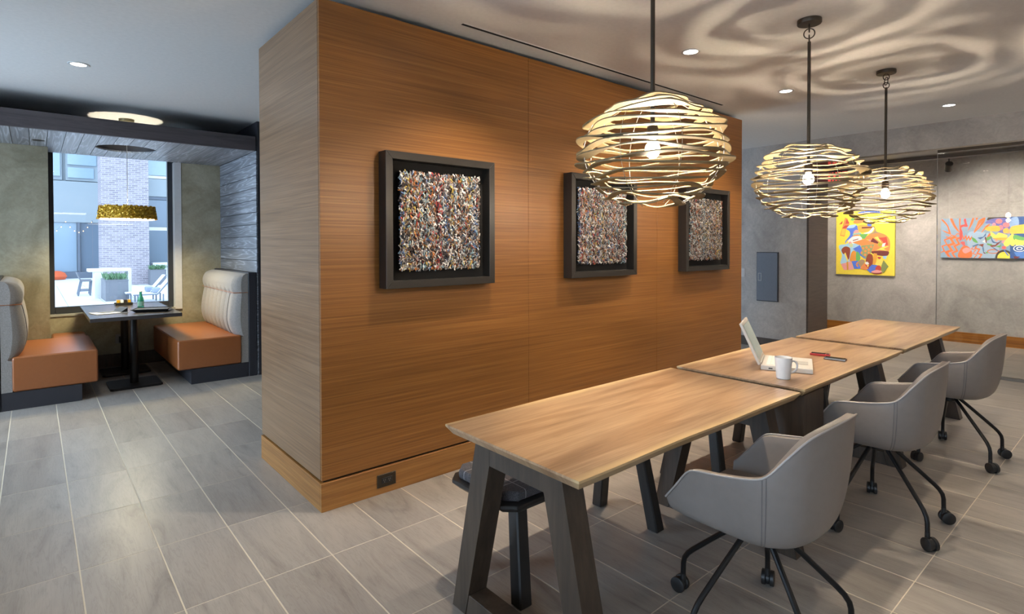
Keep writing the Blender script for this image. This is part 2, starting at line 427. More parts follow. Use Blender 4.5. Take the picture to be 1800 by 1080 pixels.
# ------------------------------------------------------------------ room shell
XF, XB = 7.83, 10.36
NX0, NX1 = 1.173, 5.771; NY0, NY1 = 2.96, 4.0
floor = struct(MB().box(-2.7, 10.5, -3.1, 8.4, -.06, -.0007).build('floor', m_grout))
TX, TY = .302, .6115
def vis(x, y):
    d = Vector((x, y, -1.45)); z = d.dot(fw)
    if z < .25: return None
    px = 900 + 983.6 * d.dot(rr) / z; py = 445.7 - 983.6 * d.dot(uu) / z
    return (z, px, py) if -60 < px < 1860 and py < 1140 else None
cells = []
for i in range(-13, 31):
    for j in range(-10, 10):
        x0 = 1.0465 + i * TX; y0 = 2.522 + j * TY
        xc, yc = x0 + TX / 2, y0 + TY / 2
        if x0 < -2.6 or x0 + TX > 10.5 or y0 < -3.0 or y0 > 8.15: continue
        if NX0 + .02 < x0 and x0 + TX < NX1 - .02 and NY0 + .02 < y0 and y0 + TY < NY1 - .02: continue
        vs = [q for q in (vis(x0, y0), vis(x0 + TX, y0), vis(x0, y0 + TY), vis(x0 + TX, y0 + TY), vis(xc, yc)) if q]
        hidden = False
        if yc > NY0 and vs:   # behind the timber block?
            a = math.atan2(yc, xc)
            if xc > NX0 and math.atan2(NY0, NX1) < a < math.atan2(NY1, NX0): hidden = True
        rank = min(q[0] for q in vs) if vs and not hidden else 99
        cells.append((rank, x0, y0))
cells.sort()
tile_me = None; rest = MB()
for k, (rank, x0, y0) in enumerate(cells):
    gx, gy = .0048, .0028
    if rank < 99 and k < 296:
        if tile_me is None:
            o = MB().box(-(TX - gx) / 2, (TX - gx) / 2, -(TY - gy) / 2, (TY - gy) / 2, -.012, 0).build('tile', m_tile, floor, bevel=.0012, segs=1)
            tile_me = o.data
        else:
            o = D.objects.new('tile', tile_me); C.objects.link(o); o.parent = floor
        o.location = (x0 + TX / 2, y0 + TY / 2, 0)
    else:
        rest.box(x0 + gx / 2, x0 + TX - gx / 2, y0 + gy / 2, y0 + TY - gy / 2, -.012, 0)
o = rest.build('tile_field', m_tile, floor); o['kind'] = 'stuff'

ceiling = struct(MB().box(-2.7, 10.5, -3.1, 8.4, CEIL, CEIL + .1).build('ceiling', m_paint))
# outer walls of the room (mostly outside the picture)
wl = MB()
wl.box(-2.75, -2.6, -3.1, 8.4, -.06, .15).box(-2.75, -2.6, -3.1, 8.4, 2.72, CEIL)
for a, b_ in ((-3.1, -2.6), (2.0, 4.1), (7.4, 8.4)): wl.box(-2.75, -2.6, a, b_, .15, 2.72)
struct(wl.build('wall_left', m_paint))
for nm, ya, yb, n in (('window_2', -2.6, 2.0, 3), ('window_3', 4.1, 7.4, 2)):
    w2 = struct(MB().box(-2.72, -2.63, ya, yb, .15, .21).box(-2.72, -2.63, ya, yb, 2.66, 2.72).build(nm, m_winframe))
    st_ = (yb - ya - .06) / n
    for k in range(n + 1): MB().box(-2.72, -2.63, ya + k * st_, ya + k * st_ + .06, .2101, 2.6599).build('mullion', m_winframe, w2)
    for k in range(n): MB().box(-2.68, -2.672, ya + k * st_ + .0601, ya + (k + 1) * st_ - .0001, .2101, 2.6599).build('pane', m_glass, w2)
struct(MB().box(-2.75, 10.5, -3.2, -3.05, -.06, CEIL).build('wall_front', m_paint))
# timber-clad block
blk = struct(MB().box(NX0 + .022, NX1 - .022, NY0 + .022, NY1 - .02, 0, 2.70).build('wall_center', plain('reveal_dark', srgb(30, 24, 20), .8)))
for x0, x1 in ((NX0, 2.687), (2.687, 4.239), (4.239, NX1)):
    MB().box(x0 + .0012, x1 - .0012, NY0, NY0 + .02, .168, 2.778).build('panel', m_teak, blk, bevel=.001, segs=1)
MB().box(NX0, NX0 + .02, NY0 + .0215, NY1, .168, 2.778).build('panel', wood('teak_end_daylit', (.9, .9, 46), [(.25, srgb(112, 84, 58)), (.5, srgb(134, 104, 76)), (.75, srgb(152, 121, 92))], .34, (2, 2, 260), .03), blk, bevel=.001, segs=1)  # end face greyed to paint in the cool daylight falling on it
MB().box(NX1 - .02, NX1, NY0 + .0215, NY1, .168, 2.778).build('panel', m_teak, blk)
bb = struct(MB().box(NX0 - .006, NX1 + .006, NY0 - .006, NY0 + .016, 0, .156).build('baseboard_center', m_teakbase, bevel=.0015, segs=1))
MB().box(NX0 - .006, NX0 + .016, NY0 + .0165, NY1, 0, .156).build('board', m_teakbase, bb, bevel=.0015, segs=1)
# booth back wall with the window recess
wb = MB()
wb.box(-2.6, .128, 7.72, 8.4, 0, 2.4995).box(-2.6, .128, 7.722, 8.4, 2.4995, CEIL).box(1.44, 1.92, 8.16, 8.4, 0, CEIL).box(.128, 1.44, 8.18, 8.4, 0, .645).box(.128, 1.44, 8.2, 8.4, 2.64, CEIL).box(1.92, 10.5, 8.2, 8.4, 2.64, CEIL)
wb.box(1.92, 6.0, 8.16, 8.4, 0, 2.64).box(7.6, 10.5, 8.16, 8.4, 0, 2.64).box(6.0, 7.6, 8.16, 8.4, 0, .3).box(6.0, 7.6, 8.16, 8.4, 2.45, 2.64)
struct(wb.build('wall_back', m_olive))
struct(MB().box(.128, 1.44, 8.165, 8.18, 0, .156).build('baseboard_back', m_dark))
struct(MB().box(1.36, 1.438, 8.155, 8.32, .645, 2.5).build('trim_5', m_white))
sill = struct(MB().box(.13, 1.438, 8.165, 8.33, .645, .665).build('trim_4', plain('sill_stone', srgb(168, 168, 164), .35)))
# booth window
w1 = MB()
w1.box(.135, .182, 8.27, 8.34, .665, 2.64).box(1.305, 1.372, 8.27, 8.34, .665, 2.64).box(.182, 1.305, 8.27, 8.34, .665, .742).box(.182, 1.305, 8.27, 8.34, 2.58, 2.64)
w1 = struct(w1.build('window_1', m_winframe, bevel=.004, segs=1))
MB().box(.182, 1.305, 8.30, 8.308, .742, 2.58).build('pane', m_glass, w1)
w4 = MB().box(6.0, 6.06, 8.25, 8.32, .3, 2.45).box(7.54, 7.6, 8.25, 8.32, .3, 2.45).box(6.06, 7.54, 8.25, 8.32, .3, .36).box(6.06, 7.54, 8.25, 8.32, 2.39, 2.45)
w4 = struct(w4.build('window_4', m_winframe)); MB().box(6.0601, 7.5399, 8.28, 8.288, .3601, 2.3899).build('pane', m_glass, w4)
# plank partition to the right of the booth
wp = struct(MB().box(1.905, 2.02, 6.62, 8.16, 0, CEIL).build('wall_booth', m_panelblk))
z = 2.5
while z > .02:
    z0 = max(.0, z - .136)
    MB().box(1.889, 1.905, 6.585, 8.158, z0 + .003, z - .002).build('plank', m_plankw, wp, bevel=.002, segs=1); z -= .136
MB().box(1.906, 2.02, 6.585, 6.619, 0, CEIL).build('end_board', m_panelblk, wp)
# dropped timber canopy with a round hole
XC, YC, RH = .785, 7.365, .275
canopy = struct(MB().box(-2.55, 1.884, 6.575, 6.615, 2.5, 2.655).build('trim_3', m_beam, bevel=.002, segs=1))
pw = .1318; x = -.15 - 18 * pw; k = 0
while x < 1.88:
    x0, x1 = x + .0022, min(x + pw - .0022, 1.883)
    ya, yb = 6.616, 8.155
    if x0 < .12: yb = min(yb, 7.715) if x1 < .13 else yb
    mb = MB()
    if x1 < XC - RH or x0 > XC + RH: mb.box(x0, x1, ya, yb, 2.5, 2.516)
    else:
        n = 10; xs = [x0 + (x1 - x0) * i / n for i in range(n + 1)]
        h = [math.sqrt(max(0, RH * RH - (q - XC) ** 2)) for q in xs]
        p1 = [(x0, ya), (x1, ya)] + [(xs[i], YC - h[i]) for i in range(n, -1, -1)]
        p2 = [(xs[i], YC + h[i] + .0004) for i in range(n + 1)] + [(x1, yb), (x0, yb)]
        mb.prism(p1, 2.5, 2.516); mb.prism(p2, 2.5, 2.516)
    mb.build('plank', m_plankc, canopy); x += pw
hl = MB().lathe([(RH, 2.517), (RH, 2.655), (RH + .008, 2.655), (RH + .008, 2.517)], 48, (XC, YC, 0), False, False)
hl.build('hole_liner', m_panelblk, canopy, smooth=True)
dk = MB()
xs = [-2.55] + [XC - RH - .01 + (2 * RH + .02) * i / 24 for i in range(25)] + [1.884]
for a, b_ in zip(xs, xs[1:]):
    h = [math.sqrt(max(0, (RH + .004) ** 2 - (q - XC) ** 2)) for q in (a, b_)]
    ylim = 7.7 if b_ < .13 else 8.15
    dk.prism([(a, 6.616), (b_, 6.616), (b_, YC - h[1]), (a, YC - h[0])], 2.64, 2.655)
    dk.prism([(a, YC + h[0] + .0004), (b_, YC + h[1] + .0004), (b_, max(ylim, YC + h[1] + .001)), (a, max(ylim, YC + h[0] + .001))], 2.64, 2.655)
dk.build('canopy_top', m_panelblk, canopy)
# grey wall with the portal to the gallery
wr = MB()
wr.box(XF, 8.45, 3.116, 8.16, 0, CEIL).box(XF, 8.45, -3.05, 3.116, 2.535, CEIL)
struct(wr.build('wall_right', m_plaster))
struct(MB().box(XF - .012, XF, 3.13, 8.16, 0, .13).build('baseboard_right', m_dark))
struct(MB().box(XF + .001, 8.476, 3.09, 3.115, 0, 2.517).build('trim_1', m_portal))
hd = struct(MB().box(XF + .002, 8.359, -3.05, 3.089, 2.517, 2.534).build('trim_2', m_steel))
MB().box(8.36, 8.476, -3.05, 3.089, 2.488, 2.534).build('board', m_portal, hd)
struct(MB().box(XB, 10.5, -3.05, 8.16, 0, CEIL).build('wall_far', m_plaster))
struct(MB().box(XB - .014, XB, -3.05, 4.5, 0, .153).build('baseboard_far', m_oakbase))
struct(MB().box(8.46, XB, 4.5, 4.6, 0, CEIL).build('wall_gallery', m_plaster))

# ------------------------------------------------------------------ glass partition
gp = thing('glass_partition', 'frameless clear glass partition under the grey bulkhead at the gallery', 'partition', (7.84, 0, 0))
for y0, y1 in ((.42, 1.70), (-.86, .414), (-3.04, -.866)):
    MB().box(-.005, .005, y0, y1, .03, 2.49).build('glass_pane', m_glass, gp)
MB().box(-.025, .025, -3.04, 1.70, .0, .03).build('floor_track', m_alu, gp)
MB().box(-.02, .02, -3.04, 1.70, 2.485, 2.516).build('top_track', m_bronze, gp)
MB().box(-.006, .006, 1.7005, 1.706, .03, 2.49).build('edge_strip', m_alu, gp)

# ------------------------------------------------------------------ ceiling fixtures
def downlight(x, y, label, z=CEIL, r=.052):
    t = thing('downlight', label, 'downlight', (x, y, z), 0, 'recessed ceiling downlights')
    MB().lathe([(r + .016, -.0002), (r + .014, -.004), (r, -.005), (r - .004, -.001)], 32, (0, 0, 0), False, False).build('trim_ring', m_white, t, smooth=True)
    MB().lathe([(.0, -.0022), (r - .003, -.0022)], 32, (0, 0, 0), False, False).build('lens', m_lens, t)
    return t
DL = ['lit round recessed downlight between the nearest and second pendants', 'lit round recessed downlight left of the second pendant rod near the block end',
      'round recessed downlight in front of the first framed artwork', 'lit round recessed downlight close to the grey bulkhead', 'lit round recessed downlight in the cool white ceiling before the booth',
      'round recessed downlight beside the timber block end', 'round recessed downlight nearest the viewer', 'round recessed downlight behind the second chair', 'round recessed downlight behind the third chair',
      'round recessed downlight behind the first chair', 'round recessed downlight before the glass partition']
for (x, y, p, c), lb in zip(DOWN, DL): downlight(x, y, lb)
t = thing('recessed_spotlight', 'small dark recessed spot in the grey plank canopy', 'downlight', (.051, 7.30, 2.5))
MB().lathe([(.05, -.0005), (.046, -.004), (.036, -.003)], 24, (0, 0, 0), False, False).build('trim_ring', m_bronze, t)
MB().lathe([(.0, -.0015), (.036, -.0015)], 24, (0, 0, 0), False, False).build('lens', m_blk2, t)
ld = thing('linear_diffuser', 'long black linear air slot in the ceiling beside the timber wall', 'air vent', (2.05, 2.868, CEIL))
MB().box(0, 3.15, -.013, .013, -.003, -.0005).build('slot', m_backing, ld)
MB().box(-.004, 3.154, -.017, -.0135, -.004, -.0005).box(-.004, 3.154, .0135, .017, -.004, -.0005).build('flange', m_paint, ld)
# track head in the gallery
th = thing('track_spotlight', 'small black track spotlight hanging beyond the glass', 'spotlight', (9.0, 1.836, CEIL))
MB().box(-.02, .02, -.35, .35, -.02, 0).build('track', m_blk, th)
MB().tube([(0, 0, -.02), (0, 0, -.33)], .007, 8).build('stem', m_blk, th, smooth=True)
MB().tube([(-.03, -.01, -.345), (.06, .02, -.415)], .042, 16).build('head', m_blk2, th, smooth=True)
# exit sign
ex = thing('exit_sign', 'red lettered exit sign hanging under the portal header', 'sign', (8.6, 3.02, 2.40))
MB().box(-.012, .012, -.15, .15, -.085, .085).build('sign_face', plain('exit_face', srgb(86, 60, 58), .4), ex, bevel=.003, segs=1)
MB().box(-.012, .012, -.03, .03, .086, .43).build('mount', m_bronze, ex)
def letters(txt, h, mat, parent, f, gap=.3):
    G = {'E': [(0, 0, .2, 1), (.2, 0, .7, .18), (.2, .41, .6, .59), (.2, .82, .7, 1)], 'I': [(.1, 0, .32, 1)], 'T': [(.26, 0, .46, .82), (0, .82, .72, 1)], 'X': None}
    Wd = {'E': .7, 'X': .75, 'I': .42, 'T': .72}
    tot = sum(Wd[c] for c in txt) + gap * (len(txt) - 1); x = -tot / 2
    for c in txt:
        mb = MB()
        if c == 'X':
            mb.prism([(x, 0), (x + .2, 0), (x + .75, 1), (x + .55, 1)], 0, .12, f); mb.prism([(x + .55, 0), (x + .75, 0), (x + .2, 1), (x, 1)], 0, .12, f)
        else:
            for a, b_, c2, d2 in G[c]: mb.prism([(x + a, b_), (x + c2, b_), (x + c2, d2), (x + a, d2)], 0, .12, f)
        mb.build('letter', mat, parent); x += Wd[c] + gap
letters('EXIT', .1, m_exit, ex, lambda a, b_, c: (-.0125 - c * .02, -a * .085, -.06 + b_ * .12), .2)

# ------------------------------------------------------------------ pendants
def ring_mesh(k, R, Rw, th, z0, seed):
    rnd = random.Random(seed); ph = [rnd.uniform(0, 2 * pi) for _ in range(10)]
    n = 110
    def wv(a, i, lst): return sum(am * math.sin(fq * a + ph[(i + j) % 10]) for j, (am, fq) in enumerate(lst))
    vs = []; fs = []
    for q in range(n):
        a = 2 * pi * q / n
        ro = R + wv(a, 0, [(.012, 2), (.010, 4), (.005, 7)])
        ri = R - Rw + wv(a, 3, [(.010, 3), (.009, 5), (.002, 8)])
        zz = z0 + wv(a, 6, [(.0055, 2), (.0062, 4), (.0022, 6)])
        zi = zz + .35 * wv(a, 1, [(.008, 3), (.006, 5)])
        c_, s_ = math.cos(a), math.sin(a); h = th / 2
        vs += [(ro * c_, ro * s_, zz - h), (ro * c_, ro * s_, zz + h), (ri * c_, ri * s_, zi + h), (ri * c_, ri * s_, zi - h)]
    for q in range(n):
        p = (q + 1) % n
        for j in range(4):
            l = (j + 1) % 4; fs.append((q * 4 + j, p * 4 + j, p * 4 + l, q * 4 + l))
    return MB().add(vs, fs)
PZ, PA, PB = 1.836, .308, .225     # centre height, radius, half height
def make_pendant():
    t = thing('pendant_lamp', 'nearest pendant lamp of stacked wavy ash rings, cut off by the picture top', 'pendant lamp', (2.0, 1.42, CEIL), 0, 'wavy ring pendants over the tables')
    zz = lambda v: v - CEIL
    MB().lathe([(.066, -.028), (.068, -.024), (.068, -.001), (.0, -.001)], 40, (0, 0, 0), True, False).build('ceiling_canopy', m_bronze, t, smooth=True)
    for zc, ax in ((-.052, 0), (-.085, 1), (-.118, 0)):
        pts = [((.030 * math.cos(q) if ax else 0), (0 if ax else .022 * math.cos(q)), zc + (.030 if ax else .024) * math.sin(q)) for q in [2 * pi * i / 24 for i in range(24)]]
        MB().tube(pts, .0035, 8, True).build('chain_link', m_bronze, t, smooth=True)
    MB().tube([(0, 0, -.135), (0, 0, zz(PZ + .10))], .0095, 12).build('rod', m_bronze, t, smooth=True)
    N = 16
    for k in range(N):
        f = -1 + 2 * (k + .5) / N
        R = PA * math.sqrt(max(.08, 1 - abs(f * .965) ** 2.0)) + .012
        ring_mesh(k, R, .038, .005, zz(PZ + f * PB), 100 + k).build('ring', m_ring, t, smooth=True)
    tw = MB()
    for q in range(8):
        a = 2 * pi * q / 8 + .2
        pts = [((PA * math.sqrt(max(.08, 1 - abs(g * .95) ** 2.05)) - .01) * math.cos(a), (PA * math.sqrt(max(.08, 1 - abs(g * .95) ** 2.05)) - .01) * math.sin(a), zz(PZ + g * PB)) for g in [-.96 + 1.92 * i / 14 for i in range(15)]]
        w = MB().tube(pts, .0012, 5); w.build('tie_wire', m_wire, t)
    sp = MB()
    for q in range(4):
        a = pi / 4 + q * pi / 2; sp.tube([(0, 0, zz(PZ + .2)), (.13 * math.cos(a), .13 * math.sin(a), zz(PZ + .205))], .003, 6)
    sp.build('spider_bracket', m_bronze, t)
    MB().lathe([(.021, .115), (.024, .105), (.024, .06), (.018, .055)], 20, (0, 0, zz(PZ))).build('socket', m_bronze, t, smooth=True)
    MB().lathe([(.014, .055), (.017, .048), (.027, .036), (.0315, .02), (.031, .006), (.022, -.012), (.008, -.02), (.0, -.0205)], 20, (0, 0, zz(PZ)), True, False).build('bulb', m_bulb, t, smooth=True)
    return t
pend = make_pendant()
PLOC = [(2.0, 1.42), (3.64, 1.44), (5.168, 1.461)]
for i, (x, y) in enumerate(PLOC):
    p = pend if i == 0 else copy_tree(pend)
    p.location = (x, y, CEIL); p.rotation_euler = (0, 0, 1.9 * i)
    if i: p['label'] = ['', 'middle of the three ring pendants, before the exit sign', 'farthest ring pendant, overlapping the yellow painting'][i]
    l = D.lights.new('pendant_bulb', 'POINT'); l.energy = 42; l.color = (1, .83, .62); l.shadow_soft_size = .022
    lo = D.objects.new('pendant_bulb', l); C.objects.link(lo); lo.location = (x, y, PZ - .055)

# ------------------------------------------------------------------ framed paper reliefs on the timber wall
def curls(w, h, n, seed):
    rnd = random.Random(seed); vs = []; fs = []; cols = []
    pal = [((.80, .78, .75), 28), ((.50, .48, .46), 12), ((.12, .09, .085), 22), ((.03, .025, .03), 26), ((.30, .20, .14), 8), ((.55, .20, .05), 4), ((.45, .06, .05), 3), ((.10, .20, .42), 4), ((.60, .45, .10), 2), ((.25, .42, .50), 3)]
    tot = sum(q for _, q in pal)
    bands = [pal[rnd.randrange(4, 10)][0] for _ in range(26)]
    for i in range(n):
        x = rnd.uniform(-w / 2, w / 2); z = rnd.uniform(-h / 2, h / 2); y = -rnd.uniform(.0, .016)
        a = rnd.gauss(pi / 2, .6); L = rnd.uniform(.014, .034); b = rnd.uniform(.0026, .0052)
        if rnd.random() < .17: c = bands[int((x / w + .5) * 25.99)]
        else:
            q = rnd.uniform(0, tot)
            for c, wt in pal:
                q -= wt
                if q <= 0: break
        dx, dz = math.cos(a) * L / 2, math.sin(a) * L / 2; nx, nz = -math.sin(a) * b, math.cos(a) * b
        y1 = y - rnd.uniform(0, .006); yt = y - rnd.uniform(-.004, .004)
        base = len(vs); bend = rnd.uniform(-.004, .004)
        vs += [(x - dx - nx, y, z - dz - nz), (x - dx + nx, yt, z - dz + nz), (x + nx + nx * bend * 200, y1 - .004, z + nz), (x - nx + nx * bend * 200, y1, z - nz), (x + dx + nx, yt, z + dz + nz), (x + dx - nx, y, z + dz - nz)]
        fs += [(base, base + 3, base + 2, base + 1), (base + 3, base + 5, base + 4, base + 2)]; cols += [c, c]
    me = D.meshes.new('paper_relief'); me.from_pydata(vs, [], fs); me.materials.append(m_art)
    at_ = me.attributes.new('tint', 'FLOAT_COLOR', 'FACE'); at_.data.foreach_set('color', [q for c in cols for q in (*c, 1)])
    return me
AL = ['black box frame with colourful paper relief, nearest the block corner', 'middle black box frame with paper relief, behind the nearest pendant', 'black box frame with paper relief at the far end of the timber wall']
for i, xc in enumerate((1.914, 3.437, 4.964)):
    t = thing('framed_relief', AL[i], 'framed art', (xc, NY0, 1.594), 0, 'framed paper reliefs')
    s, d, wd = .395, .088, .045
    fr = MB()
    for p in (((-s, -s), (s, -s), (s - wd, -s + wd), (-s + wd, -s + wd)), ((s, -s), (s, s), (s - wd, s - wd), (s - wd, -s + wd)), ((s, s), (-s, s), (-s + wd, s - wd), (s - wd, s - wd)), ((-s, s), (-s, -s), (-s + wd, -s + wd), (-s + wd, s - wd))):
        MB().prism(p, -d, -.001, lambda x, y, z: (x, z, y)).build('frame_rail', m_frame, t, bevel=.0015, segs=1)
    MB().box(-s + wd, s - wd, -.012, -.002, -s + wd, s - wd).build('backing', m_backing, t)
    MB().box(-.283, .283, -.045, -.0125, -.283, .283).build('canvas_block', m_backing, t)
    me = curls(.575, .575, 6500, 40 + i); o = D.objects.new('paper_relief', me); C.objects.link(o); o.parent = t; o.location = (0, -.047, 0); o['kind'] = 'stuff'

ou = thing('floor_outlet', 'dark brown double power outlet in the timber baseboard', 'outlet', (1.555, NY0 - .0065, .078))
MB().box(-.06, .06, -.006, 0, -.038, .038).build('cover_plate', m_bronze, ou, bevel=.002, segs=1)
MB().box(-.033, .033, -.0085, -.0062, -.016, .016).build('socket_face', m_blk2, ou, bevel=.001, segs=1)
sl = MB()
for cx in (-.016, .016):
    for dx in (-.005, .005): sl.box(cx + dx - .0012, cx + dx + .0012, -.0091, -.0086, -.002, .008)
    sl.box(cx - .002, cx + .002, -.0091, -.0086, -.010, -.006)
sl.build('socket_slots', m_alu, ou)

# ------------------------------------------------------------------ tables
def trestle(parent, x, name='trestle'):
    ho, hi_t, hb, hbi = .225, .145, .385, .30     # half widths: outer top, inner top, outer bottom, inner bottom
    zt, zr, zb = .712, .632, .085
    dx = .09
    f = lambda a, b_, c: (x + c, a, b_)
    # bottom rail follows the legs
    def hw(z, o): return (hb + (ho - hb) * z / zt) if o else (hbi + (hi_t - hbi) * z / zr)
    tr = MB().prism([(-hi_t + .0005, zt - .0004), (hi_t - .0005, zt - .0004), (hi_t - .0005, zr), (-hi_t + .0005, zr)], .0004, dx - .0004, f).build(name, m_dark, parent)
    for s in (-1, 1):
        MB().prism([(s * hb, 0), (s * hbi, 0), (s * hi_t, zr), (s * hi_t, zt), (s * ho, zt)], .0, dx, f).build('leg', m_dark, tr)
    MB().prism([(-hbi + .001, 0), (hbi - .001, 0), (hw(zb, 0) - .001, zb), (-hw(zb, 0) + .001, zb)], .002, dx - .002, f).build('bottom_rail', m_dark, tr, bevel=.002, segs=1)
    return tr
TBL = [(1.215, 2.742, 'nearest walnut trestle table, its top empty'), (2.805, 4.327, 'middle walnut trestle table carrying the laptop and mug'), (4.405, 5.935, 'farthest walnut trestle table, by the gallery glass')]
YC_T = 1.472
for i, (x0, x1, lb) in enumerate(TBL):
    t = thing('trestle_table', lb, 'table', ((x0 + x1) / 2, YC_T, 0), 0, 'walnut trestle tables in a row')
    hx, hy = (x1 - x0) / 2, .353
    rnd = random.Random(i + 3)
    # live edges: gentle wander of both long sides
    n = 24; L = []; Rr = []
    ph = [rnd.uniform(0, 6.28) for _ in range(4)]
    for k in range(n + 1):
        q = -hx + 2 * hx * k / n
        L.append((q, hy + .003 * math.sin(q * 3 + ph[0]) + .0015 * math.sin(q * 9 + ph[1])))
        Rr.append((q, -hy + .004 * math.sin(q * 3 + ph[2]) + .002 * math.sin(q * 9 + ph[3])))
    loop = Rr + L[::-1]; m_ = len(loop)
    def ins(p, d):
        return (max(-hx + d, min(hx - d, p[0])), p[1] - d if p[1] > 0 else p[1] + d)
    vs = [(p[0], p[1], .75) for p in loop] + [(p[0], p[1], .742) for p in loop] + [(*ins(p, .022), .713) for p in loop]
    fs = [tuple(range(m_)), tuple(range(3 * m_ - 1, 2 * m_ - 1, -1))]
    for r_ in range(2):
        for k in range(m_):
            l = (k + 1) % m_; fs.append((r_ * m_ + k, r_ * m_ + l, (r_ + 1) * m_ + l, (r_ + 1) * m_ + k))
    MB().add(vs, fs).build('tabletop', m_table, t)
    if i == 0: trestle(t, -hx + .055)
    trestle(t, hx - .10 - (0.06 if i == 2 else 0))
    if i == 1:
        MB().box(-hx + .03, -hx + .275, -.335, .13, .50, .712).build('dark_box', m_dark, t, bevel=.003, segs=1)  # plain dark box under the near end of the middle table
    if i < 2:
        g = (.063, .078)[i]
        pr = MB().box(hx + .003, hx + g - .003, -.13, hy - .02, .715, .735).build('power_rail', m_alu, t)
        for k in range(4):
            MB().box(hx + .012, hx + g - .012, -.02 + k * .075, .025 + k * .075, .735, .738).build('power_socket', m_blk2, pr)
# ------------------------------------------------------------------ benches
def make_bench():
    t = thing('bench', 'black bench with charcoal plaid cushion beside the nearest table', 'bench', (1.93, 1.855, 0), 0, 'plaid benches on the wall side')
    hx, hy, c = .55, .215, .05
    po = [(-hx + c, -hy), (hx - c, -hy), (hx, -hy + c), (hx, hy - c), (hx - c, hy), (-hx + c, hy), (-hx, hy - c), (-hx, -hy + c)]
    pi_ = [(a * .95, b_ * .9) for a, b_ in po]
    vs = [(a, b_, .425) for a, b_ in po] + [(a, b_, .41) for a, b_ in po] + [(a, b_, .385) for a, b_ in pi_]
    fs = [tuple(range(8)), tuple(range(23, 15, -1))] + [(r * 8 + k, r * 8 + (k + 1) % 8, (r + 1) * 8 + (k + 1) % 8, (r + 1) * 8 + k) for r in range(2) for k in range(8)]
    MB().add(vs, fs).build('seat_board', m_black, t, bevel=.002, segs=1)
    MB().prism([(a * .955, b_ * .90) for a, b_ in po], .426, .468).build('cushion', m_plaid, t, smooth=True, bevel=.016, segs=3)
    for sx in (-1, 1):
        for sy in (-1, 1):
            def q(cx, cy, z, w): return [(cx - w, cy - w, z), (cx + w, cy - w, z), (cx + w, cy + w, z), (cx - w, cy + w, z)]
            MB().hexa(q(sx * .455, sy * .185, 0, .032) + q(sx * .42, sy * .12, .386, .030)).build('leg', m_black, t, bevel=.006, segs=1)
    return t
b0 = make_bench()
for x, lb in ((3.48, 'black plaid cushioned bench behind the middle table'), (5.05, 'black plaid cushioned bench behind the farthest table')):
    b1 = copy_tree(b0); b1.location = (x, 1.855, 0); b1['label'] = lb

